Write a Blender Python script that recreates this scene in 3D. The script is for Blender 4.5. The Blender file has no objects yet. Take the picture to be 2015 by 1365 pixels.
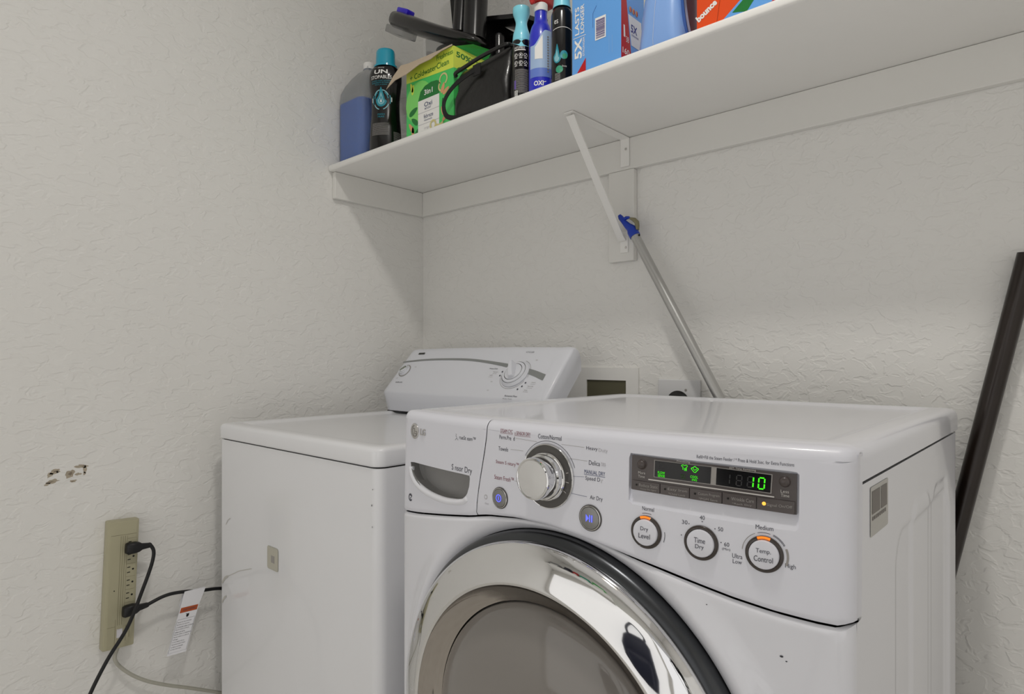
import bpy, bmesh, math, random
from mathutils import Vector, Matrix
random.seed(4)
sc = bpy.context.scene
# ------------------------------------------------------------------ camera, world, light, exposure
CZ = 1.07                                  # camera height above the floor; heights below are given relative to it
YAW = math.radians(42.18)
cam = bpy.data.objects.new('camera', bpy.data.cameras.new('camera'))
sc.collection.objects.link(cam); sc.camera = cam
cam.location = (0, 0, CZ); cam.rotation_euler = (math.pi/2, 0, YAW)
cam.data.sensor_width = 36; cam.data.lens = 36*1250/2015; cam.data.shift_y = 0.01067
cam.data.clip_start = 0.02
w = bpy.data.worlds.new('world'); sc.world = w; w.use_nodes = True
w.node_tree.nodes['Background'].inputs[0].default_value = (1, .98, .95, 1)
w.node_tree.nodes['Background'].inputs[1].default_value = 0.6
sc.view_settings.view_transform = 'Standard'; sc.view_settings.look = 'None'
sc.view_settings.gamma = 1; sc.view_settings.use_curve_mapping = False
sc.view_settings.exposure = -0.48
def area(name, loc, target, size, power, color, sy=None, shape='RECTANGLE'):
    d = bpy.data.lights.new(name, 'AREA'); d.energy = power; d.color = color; d.shape = shape
    d.size = size; d.size_y = sy or size
    o = bpy.data.objects.new(name, d); sc.collection.objects.link(o); o.location = loc
    o.rotation_euler = (Vector(target)-Vector(loc)).to_track_quat('-Z', 'Y').to_euler(); return o
area('ceiling_lamp_light', (-.32, .38, CZ+1.50), (-.32, .38, 0), .15, 12.0, (1, .965, .91), shape='DISK')
area('front_fill', (-.37, -1.33, .85), (-.37, 1, .85), 2.6, 11.5, (1, .99, .985), 1.6)  # added fill lamp across the front wall, not a real source
area('side_fill', (.98, .05, .85), (-1, .05, .85), 2.4, 3.0, (1, .99, .985), 1.6)  # unseen fill added at the right wall; there is no window
area('ceiling_fill', (-.35, -.25, CZ+1.515), (-.35, -.25, 0), 1.9, 2.0, (1, .985, .97), 1.6)  # soft fill added under the ceiling to brighten upward faces

# ------------------------------------------------------------------ materials
def lin(h):
    h = h.lstrip('#'); c = [int(h[i:i+2], 16)/255 for i in (0, 2, 4)]
    return tuple((v/12.92 if v <= .04045 else ((v+.055)/1.055)**2.4) for v in c)
def M(name, col, rough=.5, metal=0, coat=0, emit=None, es=0, bump=0, bscale=300, var=0, vscale=6, trans=0, ior=1.45, spec=.5):
    m = bpy.data.materials.new(name); m.use_nodes = True
    nt = m.node_tree; b = nt.nodes['Principled BSDF']
    c = lin(col) if isinstance(col, str) else col
    b.inputs['Base Color'].default_value = (*c, 1); b.inputs['Roughness'].default_value = rough
    b.inputs['Metallic'].default_value = metal; b.inputs['Coat Weight'].default_value = coat
    b.inputs['Coat Roughness'].default_value = .06
    b.inputs['IOR'].default_value = ior; b.inputs['Transmission Weight'].default_value = trans
    b.inputs['Specular IOR Level'].default_value = spec
    if emit:
        b.inputs['Emission Color'].default_value = (*lin(emit), 1); b.inputs['Emission Strength'].default_value = es
    tc = nt.nodes.new('ShaderNodeTexCoord')
    if bump:
        n = nt.nodes.new('ShaderNodeTexNoise'); n.inputs['Scale'].default_value = bscale; n.inputs['Detail'].default_value = 4
        bp = nt.nodes.new('ShaderNodeBump'); bp.inputs['Strength'].default_value = bump; bp.inputs['Distance'].default_value = .002
        nt.links.new(tc.outputs['Object'], n.inputs['Vector']); nt.links.new(n.outputs['Fac'], bp.inputs['Height'])
        nt.links.new(bp.outputs['Normal'], b.inputs['Normal'])
    # slight procedural unevenness of colour on every material
    n2 = nt.nodes.new('ShaderNodeTexNoise'); n2.inputs['Scale'].default_value = vscale; n2.inputs['Detail'].default_value = 3
    nt.links.new(tc.outputs['Object'], n2.inputs['Vector'])
    mx = nt.nodes.new('ShaderNodeMix'); mx.data_type = 'RGBA'
    v = var or .02
    mx.inputs[6].default_value = (*[max(0, x*(1-v)) for x in c], 1); mx.inputs[7].default_value = (*[min(1, x*(1+v)) for x in c], 1)
    nt.links.new(n2.outputs['Fac'], mx.inputs[0]); nt.links.new(mx.outputs[2], b.inputs['Base Color'])
    return m
def wall_mat(name, col, strength=.55):
    m = M(name, col, rough=.5, var=.025, vscale=2.2, spec=.35); nt = m.node_tree; b = nt.nodes['Principled BSDF']
    tc = nt.nodes.new('ShaderNodeTexCoord'); N = nt.nodes.new; L = nt.links.new
    big = N('ShaderNodeTexNoise'); big.inputs['Scale'].default_value = 36; big.inputs['Detail'].default_value = 2.5
    big.inputs['Distortion'].default_value = .5
    mp = N('ShaderNodeMapping'); mp.inputs['Scale'].default_value = (1, .75, 1.35)
    L(tc.outputs['Object'], mp.inputs['Vector']); L(mp.outputs['Vector'], big.inputs['Vector'])
    r = N('ShaderNodeValToRGB'); r.color_ramp.interpolation = 'EASE'
    r.color_ramp.elements[0].position = .40; r.color_ramp.elements[1].position = .52
    e = r.color_ramp.elements.new(.56); e.color = (.82, .82, .82, 1)
    L(big.outputs['Fac'], r.inputs[0])
    fine = N('ShaderNodeTexNoise'); fine.inputs['Scale'].default_value = 90; fine.inputs['Detail'].default_value = 4
    L(tc.outputs['Object'], fine.inputs['Vector'])
    ad = N('ShaderNodeMath'); ad.operation = 'MULTIPLY_ADD'; ad.inputs[1].default_value = .35
    L(fine.outputs['Fac'], ad.inputs[0]); L(r.outputs[0], ad.inputs[2])
    bp = N('ShaderNodeBump'); bp.inputs['Strength'].default_value = strength; bp.inputs['Distance'].default_value = .0022
    L(ad.outputs[0], bp.inputs['Height']); L(bp.outputs['Normal'], b.inputs['Normal'])
    return m
mt = {}
mt['wall'] = wall_mat('textured_wall_paint', (.87, .86, .83), .42)
mt['ceil'] = wall_mat('ceiling_paint', (.90, .89, .875), .3)
mt['floor'] = M('floor_tile', '#e2dfd9', .5, var=.12, vscale=14)
mt['trim'] = M('trim_paint', (.88, .87, .84), .45, bump=.15, bscale=60)
mt['shelf'] = M('shelf_paint', (.93, .92, .89), .42, bump=.2, bscale=45)
mt['cleatp'] = M('cleat_paint', (.83, .82, .785), .5, bump=.25, bscale=60)
mt['white'] = M('white_enamel', (.81, .815, .865), .30, coat=.6)
mt['panelw'] = M('control_panel_plastic', (.79, .795, .86), .38, coat=.15)
mt['white2'] = M('washer_enamel', (.86, .865, .89), .33, coat=.55)
mt['consolew'] = M('washer_console_plastic', (.78, .795, .85), .36, coat=.2)
mt['greengrey'] = M('green_grey_grip', '#8a9082', .4)
mt['chipd'] = M('paint_chip_dark', '#3b3a42', .6)
mt['scuff'] = M('scuff_mark', '#c9c6c0', .5)
mt['gap'] = M('dark_gap', '#1a1816', .7)
mt['chrome'] = M('chrome', (.74, .74, .745), .045, metal=1)
mt['chromesoft'] = M('brushed_chrome', (.62, .61, .60), .22, metal=1)
mt['dkchrome'] = M('dark_chrome', '#4c4e51', .28, metal=.8)
mt['dial'] = M('dial_dark_grey', '#4a4745', .35, coat=.4)
mt['darkring'] = M('dark_button_ring', '#3a322e', .3, coat=.5)
mt['bezel'] = M('display_bezel', '#4d4543', .33, coat=.3)
mt['screen'] = M('display_glass', '#100f10', .12)
mt['greybtn'] = M('grey_button', '#8b8a88', .3, metal=.5)
mt['k'] = M('print_dark_grey', '#4a4a55', .6)
mt['f'] = M('print_faded', '#c0bec2', .6)
mt['r'] = M('print_red', '#8d4a55', .6)
mt['b'] = M('print_blue', '#3f4a72', .6)
mt['w'] = M('print_white', '#d6d2ce', .6)
mt['g'] = M('print_grey', '#a09c98', .6)
mt['n'] = M('lit_green_segment', '#35d010', .5, emit='#49ff10', es=.95)
mt['nd'] = M('dim_green_segment', '#1f4012', .5, emit='#2c6a10', es=.25)
mt['ghost'] = M('unlit_segment', '#2c2c2d', .5)
mt['orange'] = M('lit_orange', '#ff8a20', .5, emit='#ff7a18', es=1.0)
mt['amberled'] = M('lit_amber_led', '#ffc050', .5, emit='#ffb040', es=1.6)
mt['blueled'] = M('lit_blue_symbol', '#6070ff', .5, emit='#5f66ff', es=1.5)
mt['black'] = M('black_plastic', '#100f10', .25, coat=.2)
mt['blackm'] = M('black_matte', '#141312', .6)
mt['rubber'] = M('black_rubber_cord', '#121214', .42)

# ------------------------------------------------------------------ geometry helper
COL = sc.collection
class G:
    def __init__(s): s.v = []; s.f = []; s.mi = []; s.mats = []; s.cur = 0
    def mat(s, m):
        m = mt[m] if isinstance(m, str) else m
        if m not in s.mats: s.mats.append(m)
        s.cur = s.mats.index(m); return s
    def face(s, idx): s.f.append(tuple(idx)); s.mi.append(s.cur)
    def add(s, vs, fs):
        o = len(s.v); s.v += [tuple(v) for v in vs]
        for f in fs: s.face([i+o for i in f])
        return s
    def box(s, x0, x1, y0, y1, z0, z1, mat4=None):
        vs = [Vector((x, y, z)) for x in (x0, x1) for y in (y0, y1) for z in (z0, z1)]
        if mat4: vs = [mat4 @ v for v in vs]
        return s.add(vs, [(0, 1, 3, 2), (4, 6, 7, 5), (0, 4, 5, 1), (2, 3, 7, 6), (0, 2, 6, 4), (1, 5, 7, 3)])
    def rbox(s, x0, x1, y0, y1, z0, z1, r=.004, seg=3, mat4=None):   # box with rounded edges all round
        bm = bmesh.new(); bmesh.ops.create_cube(bm, size=1)
        for v in bm.verts:
            v.co = Vector(((x0+x1)/2+v.co.x*(x1-x0), (y0+y1)/2+v.co.y*(y1-y0), (z0+z1)/2+v.co.z*(z1-z0)))
        bmesh.ops.bevel(bm, geom=bm.edges[:], offset=r, segments=seg, profile=.5, affect='EDGES')
        vs = [mat4 @ v.co if mat4 else v.co.copy() for v in bm.verts]
        bm.verts.index_update(); fs = [[v.index for v in f.verts] for f in bm.faces]; bm.free()
        return s.add(vs, fs)
    def loops(s, loops, cap0=False, cap1=False, closed=True):        # skin a list of equally long loops
        o = len(s.v); n = len(loops[0])
        for l in loops: s.v += [tuple(p) for p in l]
        for i in range(len(loops)-1):
            for j in range(n if closed else n-1):
                k = (j+1) % n
                s.face((o+i*n+j, o+i*n+k, o+(i+1)*n+k, o+(i+1)*n+j))
        if cap0: s.face([o+j for j in range(n)][::-1])
        if cap1: s.face([o+(len(loops)-1)*n+j for j in range(n)])
        return s
    def tube(s, path, r, n=12, cap=True):
        P = [Vector(p) for p in path]; rs = r if isinstance(r, (list, tuple)) else [r]*len(P)
        loops = []; up = None
        for i, p in enumerate(P):
            t = (P[min(i+1, len(P)-1)]-P[max(i-1, 0)]).normalized()
            if up is None: up = t.orthogonal().normalized()
            up = (up-t*up.dot(t)).normalized(); sd = t.cross(up)
            loops.append([p+(up*math.cos(a)+sd*math.sin(a))*rs[i] for a in [2*math.pi*k/n for k in range(n)]])
        return s.loops(loops, cap, cap)
    def lathe(s, fr, prof, n=48, cap0=False, cap1=False, sx=1, sy=1):   # fr=(origin,U,V,N); prof: (radius, height)
        O, U, V, N_ = fr
        return s.loops([[O+(U*math.cos(a)*sx+V*math.sin(a)*sy)*r+N_*h for a in [2*math.pi*k/n for k in range(n)]] for r, h in prof], cap0, cap1)
    def grid(s, fn, us, vs, flip=False):
        o = len(s.v); nv = len(vs)
        for u in us:
            for v in vs: s.v.append(tuple(fn(u, v)))
        for i in range(len(us)-1):
            for j in range(nv-1):
                q = (o+i*nv+j, o+(i+1)*nv+j, o+(i+1)*nv+j+1, o+i*nv+j+1)
                s.face(q[::-1] if flip else q)
        return s
    # --- flat print mapped through fn(u, v, h)
    def poly(s, fn, pts, h=.0004):
        return s.add([fn(u, v, h) for u, v in pts], [list(range(len(pts)))])
    def ribbon(s, fn, pts, wd, h=.0004, close=False):
        P = [Vector((a, b)) for a, b in pts]; n = len(P); A = []; B = []
        for i in range(n):
            a = P[(i-1) % n if close else max(i-1, 0)]; b = P[(i+1) % n if close else min(i+1, n-1)]
            t = (b-a); t = t.normalized() if t.length > 0 else Vector((1, 0)); q = Vector((-t.y, t.x))*wd/2
            A.append(fn(*(P[i]+q), h)); B.append(fn(*(P[i]-q), h))
        o = len(s.v); s.v += [tuple(p) for p in A+B]
        for i in range(n if close else n-1):
            k = (i+1) % n; s.face((o+i, o+k, o+n+k, o+n+i))
        return s
    def disc(s, fn, cx, cy, rx, ry=None, h=.0004, n=32, a0=0, a1=2*math.pi):
        ry = ry or rx
        return s.poly(fn, [(cx+rx*math.cos(a0+(a1-a0)*k/n), cy+ry*math.sin(a0+(a1-a0)*k/n)) for k in range(n)], h)
    def arc(s, fn, cx, cy, r, a0, a1, wd, h=.0004, n=24, ry=None):
        ry = ry or r; a0, a1 = math.radians(a0), math.radians(a1)
        return s.ribbon(fn, [(cx+r*math.cos(a0+(a1-a0)*k/n), cy+ry*math.sin(a0+(a1-a0)*k/n)) for k in range(n+1)], wd, h)
    def text(s, fn, body, x0, x1, yc, hh, h=.0005, cut=None, bold=0, rot=0):
        vs, fs = glyphs(body, bold, cut and cut/max(1e-6, (x1-x0)))
        W = x1-x0
        def mp(a, b):
            u, v = a*W-W/2, (b-.5)*hh
            if rot: u, v = u*math.cos(rot)-v*math.sin(rot), u*math.sin(rot)+v*math.cos(rot)
            return fn((x0+x1)/2+u, yc+v, h)
        return s.add([mp(a, b) for a, b in vs], fs)
    def build(s, name, parent=None, smooth=30, bevel=0, label=None):
        me = bpy.data.meshes.new(name)
        off = Vector((0, 0, -CZ))
        if parent: off = Vector(parent['_w'])
        else:
            xs = [v[0] for v in s.v]; ys = [v[1] for v in s.v]; zs = [v[2] for v in s.v]
            base = Vector(((min(xs)+max(xs))/2, (min(ys)+max(ys))/2, min(zs))); off = base
        me.from_pydata([Vector(v)-off for v in s.v], [], s.f)
        for m in s.mats: me.materials.append(m)
        me.polygons.foreach_set('material_index', s.mi)
        bm = bmesh.new(); bm.from_mesh(me); bmesh.ops.recalc_face_normals(bm, faces=bm.faces[:]) ; bm.to_mesh(me); bm.free()
        if smooth:
            me.polygons.foreach_set('use_smooth', [True]*len(me.polygons))
            me.set_sharp_from_angle(angle=math.radians(smooth))
        me.update()
        o = bpy.data.objects.new(name, me); COL.objects.link(o)
        if parent: o.parent = parent
        else: o.location = (off.x, off.y, off.z+CZ)
        o['_w'] = tuple(off)
        if bevel:
            b = o.modifiers.new('bevel', 'BEVEL'); b.width = bevel; b.segments = 3; b.limit_method = 'ANGLE'; b.angle_limit = math.radians(40)
        if label: o['label'] = label
        return o
_gc = {}
def glyphs(body, bold=0, cut=None):
    key = (body, bold, round(cut, 3) if cut else 0)
    if key in _gc: return _gc[key]
    c = bpy.data.curves.new('t', 'FONT'); c.body = body; c.size = 1; c.offset = bold; c.resolution_u = 3
    ob = bpy.data.objects.new('t', c); COL.objects.link(ob)
    dg = bpy.context.evaluated_depsgraph_get(); me = bpy.data.meshes.new_from_object(ob.evaluated_get(dg))
    vs = [v.co.copy() for v in me.vertices]
    x0, x1 = min(v.x for v in vs), max(v.x for v in vs); y0, y1 = min(v.y for v in vs), max(v.y for v in vs)
    bm = bmesh.new(); bm.from_mesh(me)
    for v in bm.verts: v.co = Vector(((v.co.x-x0)/(x1-x0), (v.co.y-y0)/(y1-y0), 0))
    if cut:
        x = cut
        while x < 1:
            bmesh.ops.bisect_plane(bm, geom=bm.verts[:]+bm.edges[:]+bm.faces[:], plane_co=(x, 0, 0), plane_no=(1, 0, 0)); x += cut
    bm.verts.index_update()
    r = ([(v.co.x, v.co.y) for v in bm.verts], [[v.index for v in f.verts] for f in bm.faces]); bm.free()
    COL.objects.unlink(ob); bpy.data.objects.remove(ob); bpy.data.curves.remove(c); bpy.data.meshes.remove(me)
    _gc[key] = r; return r
def thing(name, label, cat, loc, group=None):
    o = bpy.data.objects.new(name, None); COL.objects.link(o); o.empty_display_size = .05
    o.location = (loc[0], loc[1], loc[2]+CZ); o['_w'] = tuple(loc); o['label'] = label; o['category'] = cat
    if group: o['group'] = group
    return o
def tag(o, label, cat, group=None):
    o['label'] = label; o['category'] = cat
    if group: o['group'] = group
    return o
def structure(o): o['kind'] = 'structure'; return o
def flatmap(O, U, V, N_):
    O, U, V, N_ = map(Vector, (O, U, V, N_))
    return lambda u, v, h=0: O+U*u+V*v+N_*h
def cylmap(cx, cy, rfun, z0, ang):        # u = metres round the surface from the side that faces angle ang, v = height above z0
    def f(u, v, h=0):
        r = rfun(v); a = ang+u/rfun(.5*0+v if False else v) if False else ang+u/rfun.ref
        return Vector((cx+(r+h)*math.cos(a), cy+(r+h)*math.sin(a), z0+v))
    return f
def smooth(t): t = max(0, min(1, t)); return t*t*(3-2*t)
def lerp(a, b, t): return a+(b-a)*t
def spline(pts, n=8):                      # Catmull-Rom through points
    P = [Vector(p) for p in pts]; P = [P[0]*2-P[1]]+P+[P[-1]*2-P[-2]]; out = []
    for i in range(1, len(P)-2):
        a, b, c, d = P[i-1:i+3]
        for k in range(n):
            t = k/n; out.append(.5*((2*b)+(c-a)*t+(2*a-5*b+4*c-d)*t*t+(3*b-a-3*c+d)*t**3))
    out.append(P[-2]); return out

# ------------------------------------------------------------------ room shell
XL, XR, YF, YB, ZF, ZC = -1.736, 1.0, -1.34, 1.45, -CZ, 1.53
TH = .10
o = G().mat('floor').box(XL-TH, XR+TH, YF-TH, YB+TH, ZF-.05, ZF).build('floor', smooth=0); structure(o)
o = G().mat('ceil').box(XL-TH, XR+TH, YF-TH, YB+TH, ZC, ZC+.05).build('ceiling', smooth=0); structure(o)
# left wall with its chipped paint patches
gl = G().mat('wall').box(XL-TH, XL, YF-TH, YB+TH, ZF, ZC)
structure(gl.build('wall_left', smooth=0))
structure(G().mat('wall').box(XL, XR+TH, YB, YB+TH, ZF, ZC).build('wall_back', smooth=0))
structure(G().mat('wall').box(XR, XR+TH, YF-TH, YB, ZF, ZC).build('wall_right', smooth=0))
g = G().mat('wall')
DX0, DX1, DZ = .05, .85, ZF+2.03
g.box(XL, DX0, YF-TH, YF, ZF, ZC).box(DX1, XR, YF-TH, YF, ZF, ZC).box(DX0, DX1, YF-TH, YF, DZ, ZC)
structure(g.build('wall_front', smooth=0))
g = G().mat('trim')
g.box(DX0-.06, DX0, YF, YF+.015, ZF, DZ+.06).box(DX1, DX1+.06, YF, YF+.015, ZF, DZ+.06).box(DX0, DX1, YF, YF+.015, DZ, DZ+.06)
structure(g.build('trim_1', smooth=0, bevel=.003))
for nm, b in (('baseboard_left', (XL, XL+.012, YF, YB, ZF, ZF+.09)), ('baseboard_back', (XL+.012, XR, YB-.012, YB, ZF, ZF+.09))):
    structure(G().mat('trim').box(*b).build(nm, smooth=0, bevel=.003))

# ------------------------------------------------------------------ wall shelf
ZS = .575; ZT = .5935; SY = 1.077
t = thing('wall_shelf', 'long white painted wall shelf carrying laundry supplies above the machines', 'shelf', (-.9, YB, ZS))
g = G().mat('shelf').rbox(XL+.001, XR-.001, SY-.007, YB-.001, ZS, ZT, .006, 4); g.build('board', t)
g = G().mat('cleatp').box(XL+.001, XR-.001, YB-.0175, YB-.001, .4927, ZS-.0005); g.build('cleat', t, smooth=0, bevel=.002)
g = G().mat('cleatp').box(XL+.001, XL+.0175, 1.085, YB-.018, .4925, ZS-.0005); g.build('cleat', t, smooth=0, bevel=.002)
g = G().mat('cleatp').box(XR-.0175, XR-.001, 1.085, YB-.018, .4925, ZS-.0005); g.build('cleat', t, smooth=0, bevel=.002)
g = G().mat('cleatp').box(-.949, -.872, YB-.0185, YB-.001, .2535, .492); g.build('bracket_board', t, smooth=0, bevel=.002)
bx = -.897
g = G().mat('shelf')
g.box(bx-.013, bx+.013, 1.185, YB-.019, ZS-.0035, ZS-.0008)
g.box(bx-.013, bx+.013, YB-.0215, YB-.0185, .50, ZS-.003)
p0 = Vector((bx, 1.192, ZS-.008)); p1 = Vector((bx-.004, YB-.028, .305)); d = (p1-p0)
N_ = Vector((0, -d.z, d.y)).normalized()*-1
L = []
for k, wx, th in ((0, .012, .002), (.04, .0105, .004), (.5, .0105, .005), (.96, .0105, .004), (1, .012, .002)):
    c = p0+d*k; L.append([c+Vector((sx*wx, 0, 0))+N_*sn*th*.5 for sx, sn in ((-1, -1), (1, -1), (1, 1), (-1, 1))])
g.loops(L, True, True)
g.box(bx-.013, bx+.010, YB-.0225, YB-.0185, .275, .33)
br = g.build('bracket', t, smooth=30, bevel=.0008, label='white steel diagonal shelf brace')
for y, z, nn in ((1.199, ZS-.004, (0, 0, -1)), (YB-.0222, .545, (0, -1, 0)), (YB-.0226, .288, (0, -1, 0))):
    n_ = Vector(nn); U = Vector((1, 0, 0)); V = n_.cross(U)
    G().mat('chromesoft').lathe((Vector((bx+.004, y, z)), U, V, n_), [(.0035, 0), (.003, .001), (.0005, .0014)], 12, False, True).build('screw', br)

# ------------------------------------------------------------------ lid helper: scaled rings over a plan outline
def ring_loft(g, outline, rings, cap=True):
    cx = (min(p[0] for p in outline)+max(p[0] for p in outline))/2; cy = (min(p[1] for p in outline)+max(p[1] for p in outline))/2
    hx = (max(p[0] for p in outline)-min(p[0] for p in outline))/2; hy = (max(p[1] for p in outline)-min(p[1] for p in outline))/2
    g.loops([[Vector((cx+(x-cx)*(1-off/hx), cy+(y-cy)*(1-off/hy), z)) for x, y in outline] for off, z in rings], False, cap)
def rrect(x0, x1, y0, y1, r, n=6):
    out = []
    for cx, cy, a in ((x1-r, y1-r, 0), (x0+r, y1-r, 90), (x0+r, y0+r, 180), (x1-r, y0+r, 270)):
        for k in range(n+1):
            t_ = math.radians(a+90*k/n); out.append((cx+r*math.cos(t_), cy+r*math.sin(t_)))
    return out

# ------------------------------------------------------------------ washing machine (left)
WX0, WX1, WY0, WY1 = -1.655, -.969, .70, 1.375
t = thing('washing_machine', 'white top-loading washing machine standing in the corner by the left wall', 'washing machine', (-1.31, 1.04, ZF))
g = G().mat('white2')
ol = rrect(WX0+.002, WX1-.002, WY0+.003, WY1, .022)
g.loops([[Vector((x, y, z)) for x, y in ol] for z in (ZF+.02, -.2095, -.2065)], True, True)
body = g.build('body', t, smooth=40)
g = G().mat('gap')
ol = rrect(WX0+.006, WX1-.006, WY0+.008, WY1-.01, .02)
g.loops([[Vector((x, y, z)) for x, y in ol] for z in (-.2065, -.2035)], True, True).build('lid_gap', t, smooth=40)  # dark-coloured slab stands in for the shaded gap under the lid
g = G().mat('white2')
ol = rrect(WX0, WX1, WY0, WY1-.005, .024, 8)
ring_loft(g, ol, [(.003, -.204), (.0005, -.2025), (0, -.200), (0, -.176), (.0012, -.172), (.004, -.1685), (.009, -.1668), (.015, -.1663),
                  (.034, -.1663), (.040, -.1672), (.047, -.1705), (.054, -.1722), (.062, -.1728)])
g.loops([[Vector((x, y, -.204)) for x, y in rrect(WX0+.003, WX1-.003, WY0+.003, WY1-.008, .02, 8)]]*1, True)
g.build('top_panel', t, smooth=50)
# sheet metal dent, scuffs and a small sticker on the front
fr = flatmap((0, WY0+.0025, 0), (1, 0, 0), (0, 0, 1), (0, -1, 0))
g = G().mat(M('yellowed_sticker', '#b8b5a2', .5)).poly(fr, rrect(-1.3935, -1.3425, -.4805, -.4285, .006), .0003)
g.mat('f').poly(fr, rrect(-1.392, -1.344, -.479, -.430, .005), .0004).mat(M('sticker_face', '#bfbcae', .5)).poly(fr, rrect(-1.3915, -1.3445, -.4785, -.4305, .005), .0005)
g.mat('g').box(-1.3745, -1.3595, WY0+.0016, WY0+.0026, -.4640, -.4480)
g.mat('k')
g.build('care_sticker', t, label='small faded square sticker on the washer front')
for x, z, a, b in ((-.977, -.245, .0012, .002), (-.975, -.285, .0008, .002), (-.974, -.215, .001, .0014)):
    G().mat('chipd').disc(fr, x-.012, z-.03, a, b, n=7, h=.0008).build('paint_chip', t)
for a, b, c, d_, wd in ((-1.632, -.572, -1.60, -.548, .006), (-1.60, -.548, -1.47, -.500, .0016), (-1.632, -.622, -1.608, -.60, .005), (-1.61, -.42, -1.585, -.40, .002)):
    G().mat('scuff').ribbon(fr, [(a, b), ((a+c)/2, (b+d_)/2+.004), (c, d_)], wd).build('scuff', t, smooth=0)
# console: a slanted control housing
cs = thing  # (readability only)
CX0, CX1 = -1.648, -.997
prof = [(1.226, -.166), (1.2175, -.135), (1.210, -.109), (1.2125, -.1015), (1.285, -.0186), (1.318, .0180), (1.328, .0262), (1.338, .0275), (1.349, .0215), (1.357, .010),
        (1.3605, -.005), (1.361, -.028), (1.330, -.062), (1.300, -.095), (1.292, -.166)]
g = G().mat('consolew')
def bow(y, z, x):                          # the ends turn back slightly
    e = min(x-CX0, CX1-x); k = 0 if e > .02 else (1-e/.02)**2*.006
    return Vector((x, y+k, z-(k*.8 if z > -.1 else 0)))
xs = [CX0, CX0+.003, CX0+.008, CX0+.014, CX0+.022]+[lerp(CX0+.03, CX1-.03, i/10) for i in range(11)]+[CX1-.022, CX1-.014, CX1-.008, CX1-.003, CX1]
# top edge crowns a little towards the middle
def crown(x, z): return z+.0035*(1-((x-(CX0+CX1)/2)/.325)**2)*max(0, min(1, (z+.1015)/.0829))
g.loops([[bow(y, crown(x, z), x) for y, z in prof] for x in xs], True, True)
console = g.build('control_console', t, smooth=35)
g = G().mat('gap').box(CX0+.006, CX1-.003, 1.2245, 1.235, -.1664, -.1644).build('console_gap', console, smooth=0)
g = G().mat('consolew')
L = []
for x, gr in ((CX1-.0295, .0012), (CX1-.006, .0025), (CX1+.004, 0), (CX1+.0095, -.004), (CX1+.011, -.008)):
    L.append([Vector((x, y-gr*.75 if i < 6 else y+gr*.2, crown(x, z)+gr*.6)) for i, (y, z) in enumerate(prof)])
g.loops(L, True, True); g.build('end_cap', console, smooth=50)
c45 = math.atan2(1.157, 1)
PU, PV, PN = Vector((1, 0, 0)), Vector((0, math.cos(c45), math.sin(c45))), Vector((0, -math.sin(c45), math.cos(c45)))
def conmap(x, z, h=0): return Vector((x, 1.2125+(z+.1015)/1.148, crown(x, z)))+PN*(h+.0003)
def confr(x, z): return (conmap(x, z), PU, PV, PN)
g = G().mat(M('grey_stripe', '#8d908f', .45))
top = spline([(-1.643, -.0118, 0), (-1.55, -.0062, 0), (-1.457, -.0045, 0), (-1.337, -.0060, 0), (-1.22, -.0150, 0), (-1.15, -.0225, 0), (-1.078, -.0325, 0), (-1.028, -.0430, 0)], 6)
bot = spline([(-1.643, -.0160, 0), (-1.55, -.0110, 0), (-1.455, -.0095, 0), (-1.333, -.0122, 0), (-1.22, -.0225, 0), (-1.15, -.0325, 0), (-1.078, -.0455, 0), (-1.028, -.0580, 0)], 6)
for a, b, c, d_ in zip(top, bot, top[1:], bot[1:]): g.poly(conmap, [(a.x, a.y), (b.x, b.y), (d_.x, d_.y), (c.x, c.y)], .0004)
g.build('stripe', console, smooth=60, label='curved grey stripe')
g = G().mat(M('maker_badge', '#34342f', .4)).poly(conmap, [(-1.592, .0096), (-1.562, .0100), (-1.5625, .0150), (-1.5915, .0148)], .0006)
g.build('badge', console, smooth=0, label='small dark badge')
g = G().mat(mt['k'])
for b, x0, x1, zc, h in (('CYCLES', -1.136, -1.108, .0134, .0036), ('WATER LEVEL', -1.612, -1.577, -.0765, .0036), ('Heavy Duty', -1.236, -1.205, -.0330, .0042), ('Permanent Press', -1.126, -1.083, -.0990, .0042),
                      ('Auto Soak', -1.128, -1.095, -.1060, .0025)):
    g.text(conmap, b, x0, x1, zc, h, .0006)
g.mat('g')
for b, x0, x1, zc, h in (('Normal', -1.215, -1.199, -.041, .0026), ('(8 min)', -1.214, -1.200, -.0455, .0022), ('Light', -1.222, -1.210, -.050, .0026), ('(4 min)', -1.222, -1.208, -.0545, .0022), ('OFF', -1.205, -1.198, -.066, .0022),
                      ('OFF', -1.087, -1.080, -.008, .0024), ('Heavy', -1.060, -1.046, -.064, .0026), ('(14 min)', -1.060, -1.044, -.0685, .0022), ('Normal', -1.066, -1.048, -.0735, .0026), ('(10 min)', -1.066, -1.048, -.0780, .0022),
                      ('Short', -1.071, -1.060, -.083, .0026), ('(6 min)', -1.071, -1.056, -.0875, .0022), ('HIGH', -1.567, -1.558, -.030, .0024), ('LOW', -1.622, -1.613, -.064, .0024), ('OFF', -1.20, -1.193, -.088, .0022)):
    g.text(conmap, b, x0, x1, zc, h, .0006)
g.build('lettering', console, smooth=0, label='fine grey cycle lettering')
kx, kz = -1.131, -.0455
g = G().mat('g').arc(conmap, kx, kz, .0475, -175, -25, .0008, ry=.036).arc(conmap, kx, kz, .0475, -10, 75, .0008, ry=.036)
g.mat('k')
for x, z in ((-1.182, -.040), (-1.1835, -.0500), (-1.0795, -.0655), (-1.0850, -.0745), (-1.0945, -.0820)): g.disc(conmap, x, z, .0026, .0022, n=6, h=.0006)
g.build('dial_markings', console, smooth=0)
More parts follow.
